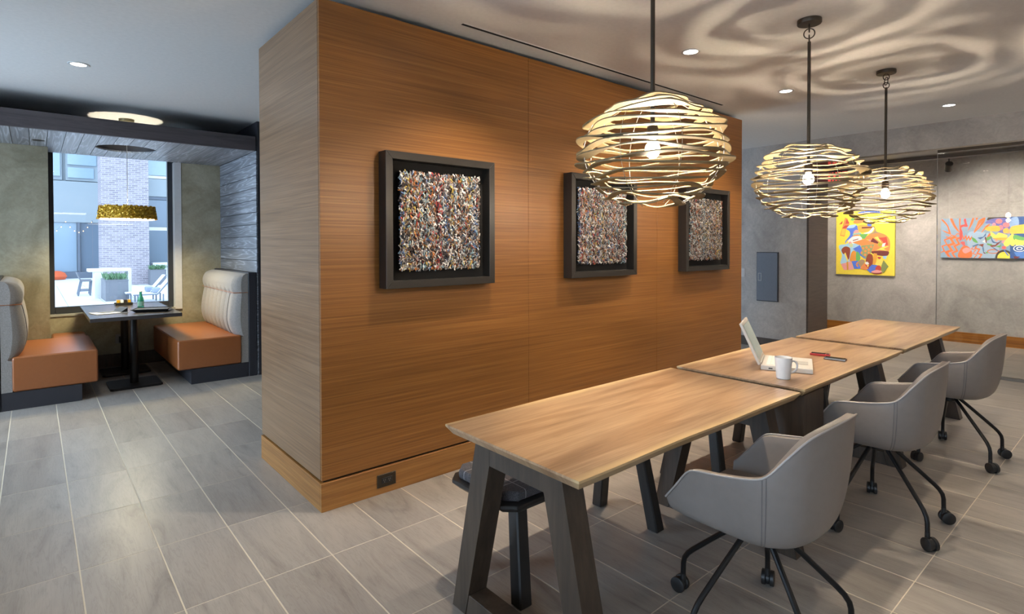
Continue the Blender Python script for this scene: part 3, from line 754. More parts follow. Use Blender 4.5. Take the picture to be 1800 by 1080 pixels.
# ------------------------------------------------------------------ chairs
def make_chair():
    t = thing('swivel_chair', 'nearest taupe leather bucket chair, its five star base cut by the frame', 'chair', (2.05, .98, 0), 0, 'taupe swivel chairs along the tables')
    half = [(-.266, .224, .508), (-.279, .17, .575), (-.288, .125, .632), (-.2905, .088, .652), (-.293, 0, .664), (-.291, -.105, .683), (-.282, -.158, .705), (-.258, -.206, .765), (-.226, -.241, .812), (-.185, -.263, .838), (-.10, -.284, .855)]
    pts = half + [(0, -.292, .86)] + [(-x, y, z) for x, y, z in half[::-1]]
    top = catmull(pts, 4); n = len(top); nv = 12
    def surf(i, v):
        tp = top[i]; q = 1 - v
        back = max(0, min(1, (-tp.y - .1) / .15)); fy = 1.0 if tp.y > 0 else .97
        p0 = Vector((tp.x * .62, tp.y * (.60 if tp.y < 0 else .93), .432))
        p1 = Vector((tp.x * .84, tp.y * (.86 if tp.y < 0 else .97), .428))
        p2 = Vector((tp.x * .965, tp.y * fy * (1 - .03 * back), .475 + .045 * back))
        return p0 * q ** 3 + p1 * 3 * q * q * v + p2 * 3 * q * v * v + tp * v ** 3
    vs = [surf(i, (j / nv) ** .8) for i in range(n) for j in range(nv + 1)]
    fs = [(i * (nv + 1) + j, (i + 1) * (nv + 1) + j, (i + 1) * (nv + 1) + j + 1, i * (nv + 1) + j + 1) for i in range(n - 1) for j in range(nv)]
    bot = [i * (nv + 1) for i in range(n)]
    fs.append(tuple(bot))
    o = MB().add(vs, fs).build('shell', m_leather, t, smooth=True, angle=60)
    # the thickness goes inwards
    md = o.modifiers.new('thick', 'SOLIDIFY'); md.thickness = .03; md.offset = -1.0; md.use_even_offset = False
    bv = o.modifiers.new('soft', 'BEVEL'); bv.width = .008; bv.segments = 2; bv.limit_method = 'ANGLE'; bv.angle_limit = math.radians(50)
    MB().tube([p + Vector((p.x * .006, p.y * .006, .002)) for p in top], .0035, 6).build('piping', m_piping, t, smooth=True)
    for s in (1, -1):
        ii = min(range(n), key=lambda k: (top[k] - Vector((s * .28, -.16, .70))).length)
        for dd in (-1, 0):
            MB().tube([surf(max(0, min(n - 1, ii + dd)), (j / nv) ** .8) * 1.0 + Vector((s * .0005, -.0005, 0)) for j in range(nv + 1)], .0014, 5).build('seam', m_stitch, t)
    sp = [(.185, .225), (.205, .12), (.205, -.05), (.165, -.165), (.08, -.20), (0, -.205)]
    pl = [(p.x, p.y) for p in catmull([(*q, 0) for q in sp + [(-a, b_) for a, b_ in sp[-2::-1]]], 4)]
    MB().prism(pl, .455, .500).build('seat_cushion', m_leather, t, smooth=True, bevel=.016, segs=3)
    MB().lathe([(.075, .435), (.075, .425), (.045, .415), (.042, .375), (.036, .37)], 24).build('hub', m_blk, t, smooth=True)
    for k in range(5):
        a = pi / 2 + k * 2 * pi / 5 + .02; d = Vector((math.cos(a), math.sin(a), 0)); z = Vector((0, 0, 1))
        path = [d * .03 + z * .415, d * .11 + z * .345, d * .20 + z * .263, d * .27 + z * .198, d * .292 + z * .175, d * .308 + z * .150, d * .314 + z * .125, d * .315 + z * .075]
        lg = MB().tube(path, .0105, 10).build('leg', m_blk, t, smooth=True)
        w = Vector((-d.y, d.x, 0)); ctr = d * .33 + z * .031
        cs = MB().tube([d * .315 + z * .080, d * .315 + z * .045], .011, 10)
        cs.tube([ctr - w * .006, ctr + w * .006], .026, 14)
        cb = cs.build('caster', m_blk2, t, smooth=True)
        for s in (-1, 1):
            c0 = ctr + w * s * .008; c1 = ctr + w * s * .023
            MB().tube([c0, c0 + w * s * .002, c1, c1 + w * s * .002], [.028, .031, .031, .027], 20).build('wheel', m_blk2, cb, smooth=True)
    return t
ch0 = make_chair()
for x, y, rz, lb in ((3.385, .985, .02, 'middle taupe leather bucket chair, opposite the laptop'), (4.79, .965, -.03, 'farthest taupe leather bucket chair, nearest the glass partition')):
    c = copy_tree(ch0); c.location = (x, y, 0); c.rotation_euler = (0, 0, rz); c['label'] = lb

# ------------------------------------------------------------------ things on the tables
ld_ = Vector((.302, .121, 0)).normalized(); dd_ = Vector((.091, -.24, 0)).normalized()
lap = thing('laptop', 'open white laptop on the middle table behind the mug', 'laptop', (3.074, 1.463, .751), math.atan2(.121, .302))
MB().box(0, .325, -.257, 0, .0, .026).build('base', m_lap, lap, bevel=.005, segs=2)
kb = MB()
for r_ in range(5):
    for k in range(12): kb.box(.025 + k * .0232, .025 + k * .0232 + .0205, -.045 - r_ * .0205, -.027 - r_ * .0205, .0262, .0285)
o = kb.build('keyboard', m_key, lap); o['kind'] = 'stuff'
MB().box(.115, .21, -.235, -.170, .0262, .0268).build('touchpad', m_lapgrey, lap)
MB().box(-.0004, .0004, -.10, -.085, .008, .015).box(-.0004, .0004, -.13, -.118, .008, .015).box(-.0004, .0004, -.06, -.04, .008, .015).build('side_ports', m_blk2, lap)
R_ = Matrix.Translation((0, .002, .028)) @ Matrix.Rotation(-math.radians(24), 4, 'X')
MB().box(0, .325, -.001, .013, .0, .245).xf(R_).build('lid', m_lap, lap, bevel=.004, segs=2)
MB().box(.02, .305, -.0022, -.0011, .022, .225).xf(R_).build('screen', plain('grey_lcd', srgb(168, 184, 186), .25), lap)
MB().tube([(.03, .004, .027), (.295, .004, .027)], .008, 10).build('hinge', m_lapgrey, lap, smooth=True)
mug = thing('mug', 'plain white ceramic mug beside the laptop', 'mug', (2.96, 1.289, .7505))
MB().lathe([(.0, 0), (.030, 0), (.034, .004), (.042, .105), (.0425, .112), (.0405, .112), (.039, .104), (.032, .01), (.0, .008)], 36, (0, 0, 0), False, False).build('cup', m_wht, mug, smooth=True)
hd_ = Vector((.76, -.65, 0))
hp = [hd_ * r_ + Vector((0, 0, z_)) for r_, z_ in ((.038, .088), (.052, .092), (.066, .084), (.072, .066), (.066, .046), (.052, .034), (.035, .028))]
MB().tube(catmull(hp, 5), .0055, 10).build('handle', m_wht, mug, smooth=True)
p1 = thing('red_phone', 'red and black slider phone lying on the middle table', 'phone', (3.745, 1.405, .751), -1.35)
MB().box(-.055, .055, -.022, .022, 0, .013).build('body', m_red, p1, bevel=.004, segs=2)
MB().box(-.048, .03, -.018, .018, .0132, .0150).build('screen', m_phone, p1)
MB().box(.033, .05, -.016, .016, .0132, .0142).build('keypad', m_phone, p1)
p2 = thing('black_phone', 'black phone with silver rim beside the red phone', 'phone', (3.672, 1.292, .751), -1.42)
MB().box(-.058, .058, -.028, .028, 0, .011).build('body', m_alu, p2, bevel=.004, segs=2)
MB().box(-.052, .052, -.024, .024, .0112, .0124).build('screen', m_phone, p2)

# ------------------------------------------------------------------ gallery paintings and wall fittings
def painting(name, label, cat, y_left, y_right, z0, z1, bgc, shapes, box, thick=.035):
    t = thing(name, label, cat, (XB, 0, 0))
    MB().box(-thick, -.002, y_right, y_left, z0, z1).build('canvas', flat(bgc), t)
    bx0, by0, bx1, by1 = box
    fx = lambda a: y_left + (a - bx0) / (bx1 - bx0) * (y_right - y_left)
    fz = lambda b_: z1 + (b_ - by0) / (by1 - by0) * (z0 - z1)
    for k, (c, sm, pts) in enumerate(shapes):
        if sm: pts = [(p.x, p.y) for p in catmull([(*q, 0) for q in pts], 5, True)]
        xx = -thick - .0003 - k * .00012
        P = [(min(y_left, max(y_right, fx(a))), min(z1, max(z0, fz(b_)))) for a, b_ in pts]
        MB().add([(xx, a, b_) for a, b_ in P], [tuple(range(len(P)))]).build('painted_shape', flat(c), t)
    return t
def ell(cx, cy, rx, ry, n=14): return [(cx + rx * math.cos(2 * pi * i / n), cy + ry * math.sin(2 * pi * i / n)) for i in range(n)]
LB, BL, OR_, RD, BRN, MAR, GRN, YE, WH, PK, OL, TP = (170, 212, 240), (92, 126, 226), (236, 150, 88), (206, 84, 74), (150, 76, 56), (124, 62, 62), (116, 186, 104), (250, 226, 110), (236, 238, 240), (236, 166, 164), (136, 148, 92), (176, 148, 116)
YS = [(LB, 1, [(300, 520), (330, 485), (400, 478), (520, 440), (620, 480), (610, 640), (470, 735), (332, 765), (350, 640)]),
      (BL, 1, [(415, 250), (560, 205), (585, 280), (520, 320), (510, 380), (430, 425), (405, 470), (402, 430), (465, 350), (460, 290)]),
      (LB, 1, [(420, 225), (480, 200), (560, 195), (520, 240), (440, 245)]),
      (OR_, 0, [(318, 352), (350, 240), (395, 90), (432, 108), (460, 190), (412, 245), (386, 366)]), ((250, 205, 92), 0, [(332, 342), (352, 252), (406, 252), (384, 350)]),
      (RD, 0, [(303, 188), (358, 135), (350, 180)]), (RD, 0, [(418, 106), (462, 175), (400, 182)]), (RD, 0, [(350, 246), (392, 205), (455, 200), (412, 250)]),
      (BL, 1, [(590, 44), (620, 12), (740, 6), (860, 10), (882, 40)]), (GRN, 0, [(470, 130), (500, 95), (540, 110), (520, 140)]), (OR_, 1, [(520, 170), (560, 120), (700, 110), (720, 150), (600, 180)]),
      (PK, 1, [(520, 310), (560, 270), (600, 290), (590, 320)]), ((226, 176, 82), 1, [(580, 225), (640, 200), (780, 225), (755, 285), (660, 312), (600, 290)]), (MAR, 0, [(640, 232), (820, 228), (820, 250), (640, 254)]),
      (BL, 1, [(720, 190), (780, 195), (770, 225), (725, 220)]),
      (WH, 1, [(665, 322), (740, 300), (800, 235), (815, 265), (780, 315), (720, 332)]), ((150, 196, 196), 0, [(505, 330), (620, 308), (645, 340), (520, 362)]),
      (GRN, 0, [(610, 335), (732, 330), (690, 402), (640, 400)]), (TP, 1, [(740, 350), (810, 300), (830, 240), (850, 300), (930, 335), (800, 380)]),
      (OR_, 1, [(690, 400), (740, 350), (850, 325), (960, 340), (1032, 425), (1022, 580), (900, 600), (785, 580), (815, 480), (760, 420)]),
      (RD, 0, [(880, 390), (990, 378), (1012, 490), (968, 500), (930, 430)]), (MAR, 0, [(800, 388), (880, 452), (868, 472), (765, 444)]), (YE, 0, [(818, 385), (868, 370), (930, 470), (880, 432)]),
      ((190, 184, 60), 0, [(880, 450), (940, 478), (895, 520), (868, 492)]), (WH, 0, [(935, 470), (980, 458), (960, 520), (925, 515)]), (PK, 1, [(730, 430), (760, 410), (770, 440), (740, 450)]),
      (YE, 0, [(840, 570), (940, 515), (1026, 505), (950, 545), (1000, 572), (900, 558)]),
      (MAR, 1, [(780, 582), (900, 570), (1020, 582), (1000, 640), (900, 640), (805, 615)]),
      (OR_, 1, [(480, 390), (540, 345), (620, 345), (560, 368)]), (WH, 1, [(440, 440), (500, 375), (600, 360), (647, 395), (610, 445), (510, 475)]), (BRN, 0, [(512, 420), (596, 396), (592, 408), (515, 432)]),
      (PK, 1, [(450, 455), (480, 440), (500, 470), (470, 480)]), ((200, 214, 170), 1, [(462, 480), (500, 465), (515, 505), (480, 525)]),
      (OR_, 0, [(505, 452), (690, 400), (820, 470), (760, 512), (640, 500)]), ((158, 166, 116), 0, [(635, 500), (822, 478), (780, 590), (720, 705), (620, 612)])]
for q in ((664, 536), (712, 525), (697, 576), (745, 556), (640, 600), (694, 630), (745, 600), (778, 515)): YS.append((OR_, 0, ell(q[0], q[1], 18, 18, 10)))
YS += [(BL, 0, [(513, 546), (620, 490), (646, 560), (620, 612)]), (BL, 0, [(610, 605), (700, 678), (692, 686), (605, 630)]),
       (BRN, 1, [(344, 560), (400, 512), (472, 538), (470, 640), (447, 702), (410, 620), (372, 622)]), (YE, 0, [(388, 610), (405, 600), (450, 718), (430, 726)]),
       ((230, 156, 70), 1, [(472, 722), (490, 610), (530, 572), (566, 612), (566, 720)]), (GRN, 1, [(566, 590), (612, 612), (622, 700), (566, 722)]),
       (PK, 0, [(335, 768), (490, 728), (530, 842), (460, 852), (385, 856)]), ((222, 160, 60), 0, [(422, 735), (446, 730), (452, 850), (428, 852)]), (BL, 0, [(495, 726), (592, 714), (632, 830), (535, 836)]),
       (OR_, 1, [(562, 770), (580, 735), (605, 740), (582, 770), (600, 800), (580, 805)]), (TP, 1, [(592, 745), (640, 698), (692, 722), (640, 812)]), (OR_, 1, [(630, 825), (690, 750), (722, 845)]),
       (BRN, 1, [(703, 745), (722, 640), (762, 614), (802, 645), (800, 760), (750, 832)]), ((232, 170, 72), 0, [(800, 762), (815, 604), (862, 610), (862, 670), (840, 768)]),
       (BL, 0, [(718, 842), (790, 768), (872, 776), (842, 862), (770, 886)]), (RD, 1, [(840, 836), (870, 776), (912, 790), (922, 845)]), (YE, 1, [(838, 765), (898, 688), (940, 715), (932, 772)]),
       (RD, 0, [(868, 655), (920, 660), (905, 690), (875, 680)]), (LB, 0, [(940, 645), (1000, 640), (985, 690), (950, 680)]), (OL, 0, [(925, 775), (952, 700), (1022, 790), (945, 886), (918, 842)]),
       (RD, 0, [(690, 770), (750, 760), (745, 840)]), (YE, 0, [(715, 768), (750, 772), (735, 812)]), (WH, 1, [(695, 740), (730, 730), (750, 760), (710, 768)]),
       (BRN, 1, [(780, 880), (860, 872), (930, 870), (920, 895), (840, 903)]), (PK, 1, [(780, 872), (860, 840), (932, 862), (900, 880), (830, 884)])]
painting('yellow_painting', 'bright yellow abstract painting with layered figures on the gallery wall', 'painting', 3.63, 2.784, .945, 1.99, (252, 226, 84), YS, (262, 5, 1100, 918))
SB, ZO, PUR, DK = (146, 172, 198), (240, 128, 76), (118, 118, 190), (72, 62, 54)
def zig(x0, y0, x1, y1, n, amp, w):
    up = []; dn = []
    for i in range(n + 1):
        f = i / n; s = amp if i % 2 else -amp
        cx, cy = x0 + (x1 - x0) * f, y0 + (y1 - y0) * f
        L_ = math.hypot(x1 - x0, y1 - y0); nx, ny = -(y1 - y0) / L_, (x1 - x0) / L_
        up.append((cx + nx * (s + w), cy + ny * (s + w))); dn.append((cx + nx * (s - w), cy + ny * (s - w)))
    return up + dn[::-1]
LS = [((170, 196, 222), 1, [(700, 430), (1050, 420), (1300, 560), (1200, 880), (800, 880)]),
      (ZO, 0, zig(300, 500, 180, 800, 5, 40, 20)), (ZO, 0, zig(430, 470, 300, 860, 6, 48, 40)), (ZO, 0, zig(540, 480, 420, 870, 6, 40, 28)),
      (ZO, 0, zig(270, 500, 560, 430, 5, 18, 10)), (ZO, 0, zig(860, 640, 960, 880, 5, 35, 22)), (ZO, 0, zig(800, 660, 860, 880, 5, 35, 14)),
      (ZO, 1, [(520, 870), (560, 720), (640, 650), (740, 690), (790, 780), (760, 878)]), (ZO, 0, zig(600, 500, 780, 520, 6, 30, 26)),
      (ZO, 1, [(175, 165), (210, 160), (310, 270), (372, 440), (330, 420), (290, 290)]), (ZO, 1, [(345, 142), (395, 142), (450, 250), (540, 400), (500, 380), (420, 290)]),
      (ZO, 1, [(530, 142), (562, 142), (560, 260), (590, 400), (545, 380)]), (ZO, 1, [(790, 142), (826, 142), (790, 260), (700, 385), (735, 290)]), (ZO, 1, [(850, 142), (900, 142), (870, 190)]),
      (ZO, 1, [(1010, 142), (1040, 142), (1000, 250), (840, 410), (830, 390), (920, 290)]), (ZO, 1, [(910, 190), (1010, 145), (930, 260), (820, 400), (880, 260)]), (ZO, 1, [(960, 420), (1050, 290), (1130, 260), (1050, 340)]), (ZO, 0, [(175, 350), (372, 420), (372, 450), (250, 400)]),
      ((226, 96, 92), 1, [(620, 170), (660, 150), (680, 230), (700, 300), (610, 300), (560, 330), (570, 270), (640, 250)]), ((226, 96, 92), 1, [(550, 330), (600, 400), (590, 540), (545, 540)]), ((226, 110, 110), 1, [(560, 590), (640, 580), (650, 660), (600, 640)]), (PK, 1, [(600, 740), (680, 690), (780, 735), (660, 800)]),
      (ZO, 1, ell(1190, 760, 115, 42)), ((170, 196, 222), 1, ell(1185, 762, 90, 26)), (ZO, 1, [(1050, 560), (1100, 440), (1140, 440), (1100, 540)]),
      (DK, 0, [(1085, 138), (1480, 138), (1450, 190), (1060, 190)]), (PUR, 1, [(1040, 245), (1100, 185), (1280, 155), (1500, 190), (1500, 420), (1300, 420), (1160, 260)]),
      ((246, 138, 144), 0, ell(1288, 214, 62, 44)), ((246, 138, 144), 0, ell(1422, 282, 64, 46)), ((238, 150, 170), 0, ell(1200, 275, 35, 36)), ((226, 140, 160), 0, ell(1320, 330, 50, 46)), ((226, 140, 160), 0, ell(1460, 400, 40, 40)),
      ((236, 190, 84), 1, [(1030, 350), (1100, 305), (1280, 300), (1300, 390), (1120, 390)]), (YE, 1, [(1130, 400), (1180, 420), (1240, 460), (1300, 420), (1440, 470), (1400, 520), (1180, 510)]), ((240, 190, 90), 1, [(1370, 360), (1450, 340), (1470, 420), (1380, 430)]),
      ((240, 180, 80), 1, [(1190, 520), (1440, 510), (1430, 560), (1260, 550)]), (PK, 1, [(1210, 530), (1270, 560), (1240, 580)]), ((246, 156, 180), 1, [(1340, 590), (1390, 555), (1430, 600), (1390, 620)]), (YE, 1, [(1380, 600), (1500, 480), (1500, 620), (1420, 670)]),
      (BRN, 0, [(890, 640), (1010, 620), (1000, 690), (960, 660)]), ((92, 130, 176), 0, [(1000, 640), (1020, 740), (1010, 800), (985, 700)]), (MAR, 0, [(1000, 760), (1060, 800), (1020, 800)]), (GRN, 0, [(1040, 770), (1095, 770), (1080, 805)]), ((92, 130, 176), 0, [(790, 660), (900, 620), (930, 640), (810, 680)]),
      ((84, 116, 170), 0, [(890, 510), (1000, 490), (1060, 410), (1050, 470), (950, 540)]), (GRN, 1, [(780, 500), (850, 530), (900, 600), (820, 580)]), (GRN, 1, [(1050, 520), (1140, 480), (1160, 510), (1080, 560)]), (GRN, 0, [(1070, 610), (1170, 630), (1160, 660), (1080, 640)]), (GRN, 0, [(1230, 670), (1340, 640), (1310, 690)]),
      (BRN, 0, [(1120, 650), (1230, 640), (1260, 600), (1330, 575), (1290, 625), (1230, 670), (1160, 680)]), ((84, 116, 170), 0, [(1160, 680), (1200, 690), (1290, 745), (1260, 750)]), ((84, 116, 170), 1, [(1140, 480), (1200, 580), (1300, 600), (1180, 600)]), (MAR, 0, [(1030, 500), (1052, 490), (1070, 600), (1040, 600)]), (WH, 0, [(980, 580), (1040, 540), (1050, 610)]),
      (DK, 1, ell(1390, 870, 160, 140, 20)), ((250, 232, 90), 1, ell(1390, 880, 125, 115, 20)), ((250, 120, 120), 0, ell(1385, 690, 42, 30)), (BL, 0, [(1380, 740), (1400, 730), (1480, 840), (1450, 830)]),
      ((60, 96, 160), 0, [(1495, 138), (2200, 138), (2200, 880), (1495, 880)]), ((146, 178, 220), 1, [(1495, 180), (1620, 150), (1640, 300), (1495, 330)]), ((250, 196, 90), 1, [(1495, 340), (1640, 290), (2200, 260), (2200, 420), (1640, 440), (1500, 440)]), (YE, 1, [(1495, 480), (1560, 460), (1580, 640), (1500, 640)]), (GRN, 1, [(1570, 460), (1800, 520), (2200, 500), (2200, 620), (1620, 580)]), (YE, 1, [(1580, 540), (1680, 560), (2100, 600), (1680, 650), (1590, 640)]),
      (WH, 1, ell(1660, 705, 110, 60)), ((60, 96, 160), 1, ell(1660, 705, 90, 48)), (WH, 1, ell(1660, 705, 58, 30)), ((60, 96, 160), 1, ell(1660, 705, 34, 17)), ((90, 140, 220), 0, [(1560, 770), (2200, 740), (2200, 878), (1640, 878)]), (MAR, 0, [(1560, 840), (1680, 850), (1610, 885), (1570, 878)])]
painting('panoramic_painting', 'long blue and orange abstract painting behind the glass partition', 'painting', 2.194, .75, 1.245, 1.825, SB, LS, (165, 140, 2618, 884))
ep = thing('electrical_panel', 'grey steel panel door with latch on the plaster wall', 'panel door', (XF, 3.63, .995))
MB().box(-.022, -.001, -.152, .152, -.345, .345).build('flange', m_winframe, ep, bevel=.002, segs=1)
MB().box(-.032, -.0225, -.143, .143, -.335, .335).build('door', plain('steel_grey', srgb(104, 108, 116), .42, .3), ep, bevel=.002, segs=1)
lt = MB()
for y0, y1, z0, z1 in ((.075, .125, .04, .05), (.075, .125, -.06, -.05), (.075, .083, -.05, .04), (.117, .125, -.05, .04)): lt.box(-.0365, -.0325, y0, y1, z0, z1)
lt.build('latch', m_alu, ep)
sw = thing('wall_switch', 'small white wall switch at the edge of the timber block', 'switch', (XF, 4.0, 1.04))
MB().box(-.012, -.001, -.04, .04, -.06, .06).build('plate', m_white, sw, bevel=.003, segs=1)
MB().box(-.018, -.0125, -.015, .015, -.03, .03).build('rocker', m_white, sw)

# ------------------------------------------------------------------ booth
def booth(name, label, mir):
    t = thing(name, label, 'booth bench', (0, 0, 0), 0, 'upholstered booth benches')
    X = (lambda x: x) if not mir else (lambda x: 1.567 - x)
    def bx(x0, x1, y0, y1, z0, z1): a, b_ = sorted((X(x0), X(x1))); return MB().box(a, b_, y0, y1, z0, z1)
    yb = 8.1 if not mir else 7.70
    bx(1.235, 1.795, 6.588, yb, 0, .157).build('plinth', m_panelblk, t)
    st = bx(1.112, 1.722, 6.575, yb, .16, .468).build('seat', m_tan, t, smooth=True, bevel=.028, segs=3)
    xp = X(1.122)
    MB().tube([(xp, 6.60, .458), (xp, (6.6 + yb) / 2, .464), (xp, yb - .02, .458)], .005, 6).build('piping', m_tan, st, smooth=True)
    if mir:
        MB().box(.142, .44, 7.722, 8.15, .16, .462).build('seat_return', m_tan, t, smooth=True, bevel=.035, segs=3)
    # upholstered back: vertical channels below a tufted head roll
    prof = [(0.075, .16), (.078, .40), (.14, .50), (.172, .62), (.168, .74), (.150, .86), (.138, .925), (.150, .965), (.150, 1.04), (.118, 1.105), (.055, 1.135), (.0, 1.137)]
    pr = catmull([(a, 0, b_) for a, b_ in prof], 6)
    nch = 7; y0, y1 = 6.585, yb
    ny = nch * 14 + 9
    def fn(u, v):
        p = pr[min(len(pr) - 1, int(round(v * (len(pr) - 1))))]
        y = y0 + (y1 - y0) * u
        e0, e1 = .17, .06 
        off = p.x; z = p.z
        if p.z > .44:
            w = (y - y0 - e0) / (y1 - y0 - e0 - e1)
            if 0 <= w <= 1 and z < .925:
                q = abs(math.sin(pi * w * nch)); off += .042 * (q ** .5) - .034
            elif 0 <= w <= 1 and z < 1.0:
                q = abs(math.sin(pi * w * nch)); g = max(0, 1 - (z - .925) / .06)
                off += (.042 * (q ** .5) - .034) * g
            d = min(y - y0, y1 - y); off *= min(1, .45 + .55 * math.sqrt(min(1, d / .075)))
        return (X(1.795 - off), y, z)
    bk = MB().grid(fn, ny, len(pr)).build('backrest', m_fabric, t, smooth=True, angle=60)
    ends = MB()
    for y in (y0 + .0008,):
        poly = [fn(0, j / (len(pr) - 1)) for j in range(len(pr))]
        poly = [(p[0], y, p[2]) for p in poly] + [(X(1.795), y, .16)]
        ends.add(poly, [tuple(range(len(poly)))])
    ends.build('side_gusset', m_fabric, bk)
    seam = [fn(i / 40, 0)[1] for i in range(41)]
    MB().tube([(X(1.795 - (.142 if .02 < i / 40 else .07)), y0 + (y1 - y0) * i / 40, .930) for i in range(41)], .004, 6).build('seam_cord', m_tan, bk)
    MB().tube([(X(1.795), y0 - .001, .930), (X(1.72), y0 - .001, .930)], .003, 6).build('seam_cord', m_tan, bk)
    for k in range(0, nch + 1):
        u = (.17 + (y1 - y0 - .23) * k / nch) / (y1 - y0)
        ii = [j for j in range(len(pr)) if .46 < pr[j].z < .925]
        MB().tube([Vector(fn(u, j / (len(pr) - 1))) + Vector((-.003 if not mir else .003, 0, 0)) for j in ii], .003, 5).build('channel_seam', m_stitch, bk)
    for k in range(1, nch):
        y = y0 + .17 + (y1 - y0 - .23) * k / nch
        MB().lathe([(.0, .006), (.008, .004), (.011, 0)], 12, (0, 0, 0), False, False).xf(Matrix.Translation((X(1.795 - .136), y, .948)) @ Matrix.Rotation((-1 if not mir else 1) * pi / 2, 4, 'Y')).build('button', m_fabric, bk, smooth=True)
    bx(1.80, 1.884, 6.582, yb, 0, 1.15).build('back_panel', m_panelblk, t, bevel=.003, segs=1)
    return t
booth('booth_bench', 'booth bench with tan seat and channelled grey back by the plank wall', False)
booth('booth_bench', 'left booth bench, tan seat facing the pedestal table, cut off by the frame', True)
bt = thing('booth_table', 'dark laminate pedestal table in the booth under the gold lamp', 'table', (.787, 7.44, 0))
MB().box(-.385, .385, -.78, .70, .712, .75).build('tabletop', m_tabledark, bt, bevel=.004, segs=2)
for yy in (-.44, .34):
    po = [(a, b_ + yy) for a, b_ in ((-.20, -.24), (.20, -.24), (.225, -.215), (.225, .215), (.20, .24), (-.20, .24), (-.225, .215), (-.225, -.215))]
    pb = MB().prism([(a, yy + (b_ - yy) * .95) for a, b_ in po], 0, .022).build('base_plate', m_blk, bt, bevel=.004, segs=2)
    MB().tube([(0, yy, .022), (0, yy, .70)], .038, 24).build('column', m_blk, bt, smooth=True)
    MB().box(-.2, .2, yy - .03, yy + .03, .695, .711).build('top_bracket', m_blk, bt)
bo = thing('bottle', 'green glass soda bottle on the booth table', 'bottle', (.893, 7.342, .7505))
MB().lathe([(.0, 0), (.026, 0), (.030, .006), (.030, .095), (.027, .115), (.014, .15), (.0125, .185), (.014, .186)], 24, (0, 0, 0), False, True).build('body', m_bottle, bo, smooth=True)
MB().lathe([(.0304, .035), (.0304, .085)], 24, (0, 0, 0), False, False).build('paper_label', plain('label_green', srgb(150, 206, 190), .5), bo, smooth=True)
MB().lathe([(.0145, .187), (.0145, .199), (.012, .201)], 16).build('cap', m_white, bo, smooth=True)
tr = thing('serving_tray', 'black low tray at the right of the booth table', 'tray', (.955, 7.03, .7505), -.35)
MB().hexa([(-.13, -.09, 0), (.13, -.09, 0), (.13, .09, 0), (-.13, .09, 0), (-.16, -.12, .026), (.16, -.12, .026), (.16, .12, .026), (-.16, .12, .026)]).build('body', m_blk2, tr)
MB().box(-.165, .165, -.125, -.117, .024, .032).box(-.165, .165, .117, .125, .024, .032).box(-.165, -.157, -.117, .117, .024, .032).box(.157, .165, -.117, .117, .024, .032).build('rim', m_blk, tr)
nb = thing('tablet_keyboard', 'tablet case with fold-out keyboard at the left of the booth table', 'tablet', (.60, 7.12, .7505), .25)
MB().hexa([(-.15, -.10, 0), (.13, -.10, 0), (.13, .12, 0), (-.15, .12, 0), (-.15, -.10, .006), (.13, -.10, .006), (.13, .12, .006), (-.15, .12, .006)]).build('cover', m_paper, nb)
kb = MB()
for r_ in range(4):
    for k in range(9): kb.box(-.085 + k * .0225, -.085 + k * .0225 + .019, -.03 + r_ * .033, -.03 + r_ * .033 + .028, .0062, .009)
o = kb.build('keys', m_keyb, nb); o['kind'] = 'stuff'
MB().hexa([(.06, -.09, .0065), (.125, -.09, .0065), (.125, .11, .0065), (.06, .11, .0065), (.115, -.09, .045), (.125, -.09, .05), (.125, .11, .05), (.115, .11, .045)]).build('stand', m_blk2, nb)
cd = thing('condiment_caddy', 'small dark caddy of sachets at the window end of the booth table', 'caddy', (.80, 7.98, .7505), .05)
MB().box(-.085, .085, -.045, .045, 0, .012).build('tray_base', m_blk2, cd)
for k in range(4):
    MB().box(-.07 + k * .036, -.07 + k * .036 + .030, -.03, .03, .0125, .062).build('sachet_pack', (m_gold, m_paper, m_bronze, m_gold)[k], cd)
MB().box(-.085, .085, -.047, -.040, .012, .03).box(-.085, .085, .040, .047, .012, .03).build('rail', m_blk2, cd)
so = thing('wall_outlet', 'small grey outlet with plug under the booth window', 'outlet', (.77, 8.179, .33))
MB().box(-.035, .035, -.006, 0, -.055, .055).build('cover_plate', m_alu, so, bevel=.002, segs=1)
MB().box(-.002, .05, -.05, -.0065, -.045, .03).build('plug', m_blk2, so, bevel=.004, segs=1)
# gold drum lamp
gl = thing('gold_drum_lamp', 'gold sequinned drum lamp hanging over the booth table', 'pendant lamp', (.79, 7.40, CEIL))
MB().lathe([(.07, -.03), (.072, -.027), (.072, -.001)], 32, (0, 0, 0), True, True).build('ceiling_canopy', m_goldcap, gl, smooth=True)
MB().tube([(0, 0, -.03), (0, 0, -.95)], .003, 6).build('cable', m_wire, gl)
zb, zt = 1.745 - CEIL, 1.875 - CEIL
MB().lathe([(.262, zb), (.245, zt), (.238, zt), (.255, zb)], 64, (0, 0, 0), False, False).build('shade', m_gold, gl, smooth=True)
rnd = random.Random(5); sq = MB()
for k in range(2600):
    a = rnd.uniform(0, 2 * pi); f = rnd.uniform(-.04, 1.04); R = .262 - .017 * f + rnd.uniform(.001, .012); zz_ = zb + (zt - zb) * f
    c = Vector((R * math.cos(a), R * math.sin(a), zz_)); nrm = Vector((math.cos(a) + rnd.gauss(0, .5), math.sin(a) + rnd.gauss(0, .5), rnd.gauss(0, .6))).normalized()
    e1 = nrm.orthogonal().normalized(); e2 = nrm.cross(e1); s = rnd.uniform(.006, .010)
    sq.add([c + (e1 * math.cos(q) + e2 * math.sin(q)) * s for q in (0, 1.05, 2.09, 3.14, 4.19, 5.24)], [(0, 1, 2, 3, 4, 5)])
o = sq.build('sequins', m_gold, gl); o['kind'] = 'stuff'
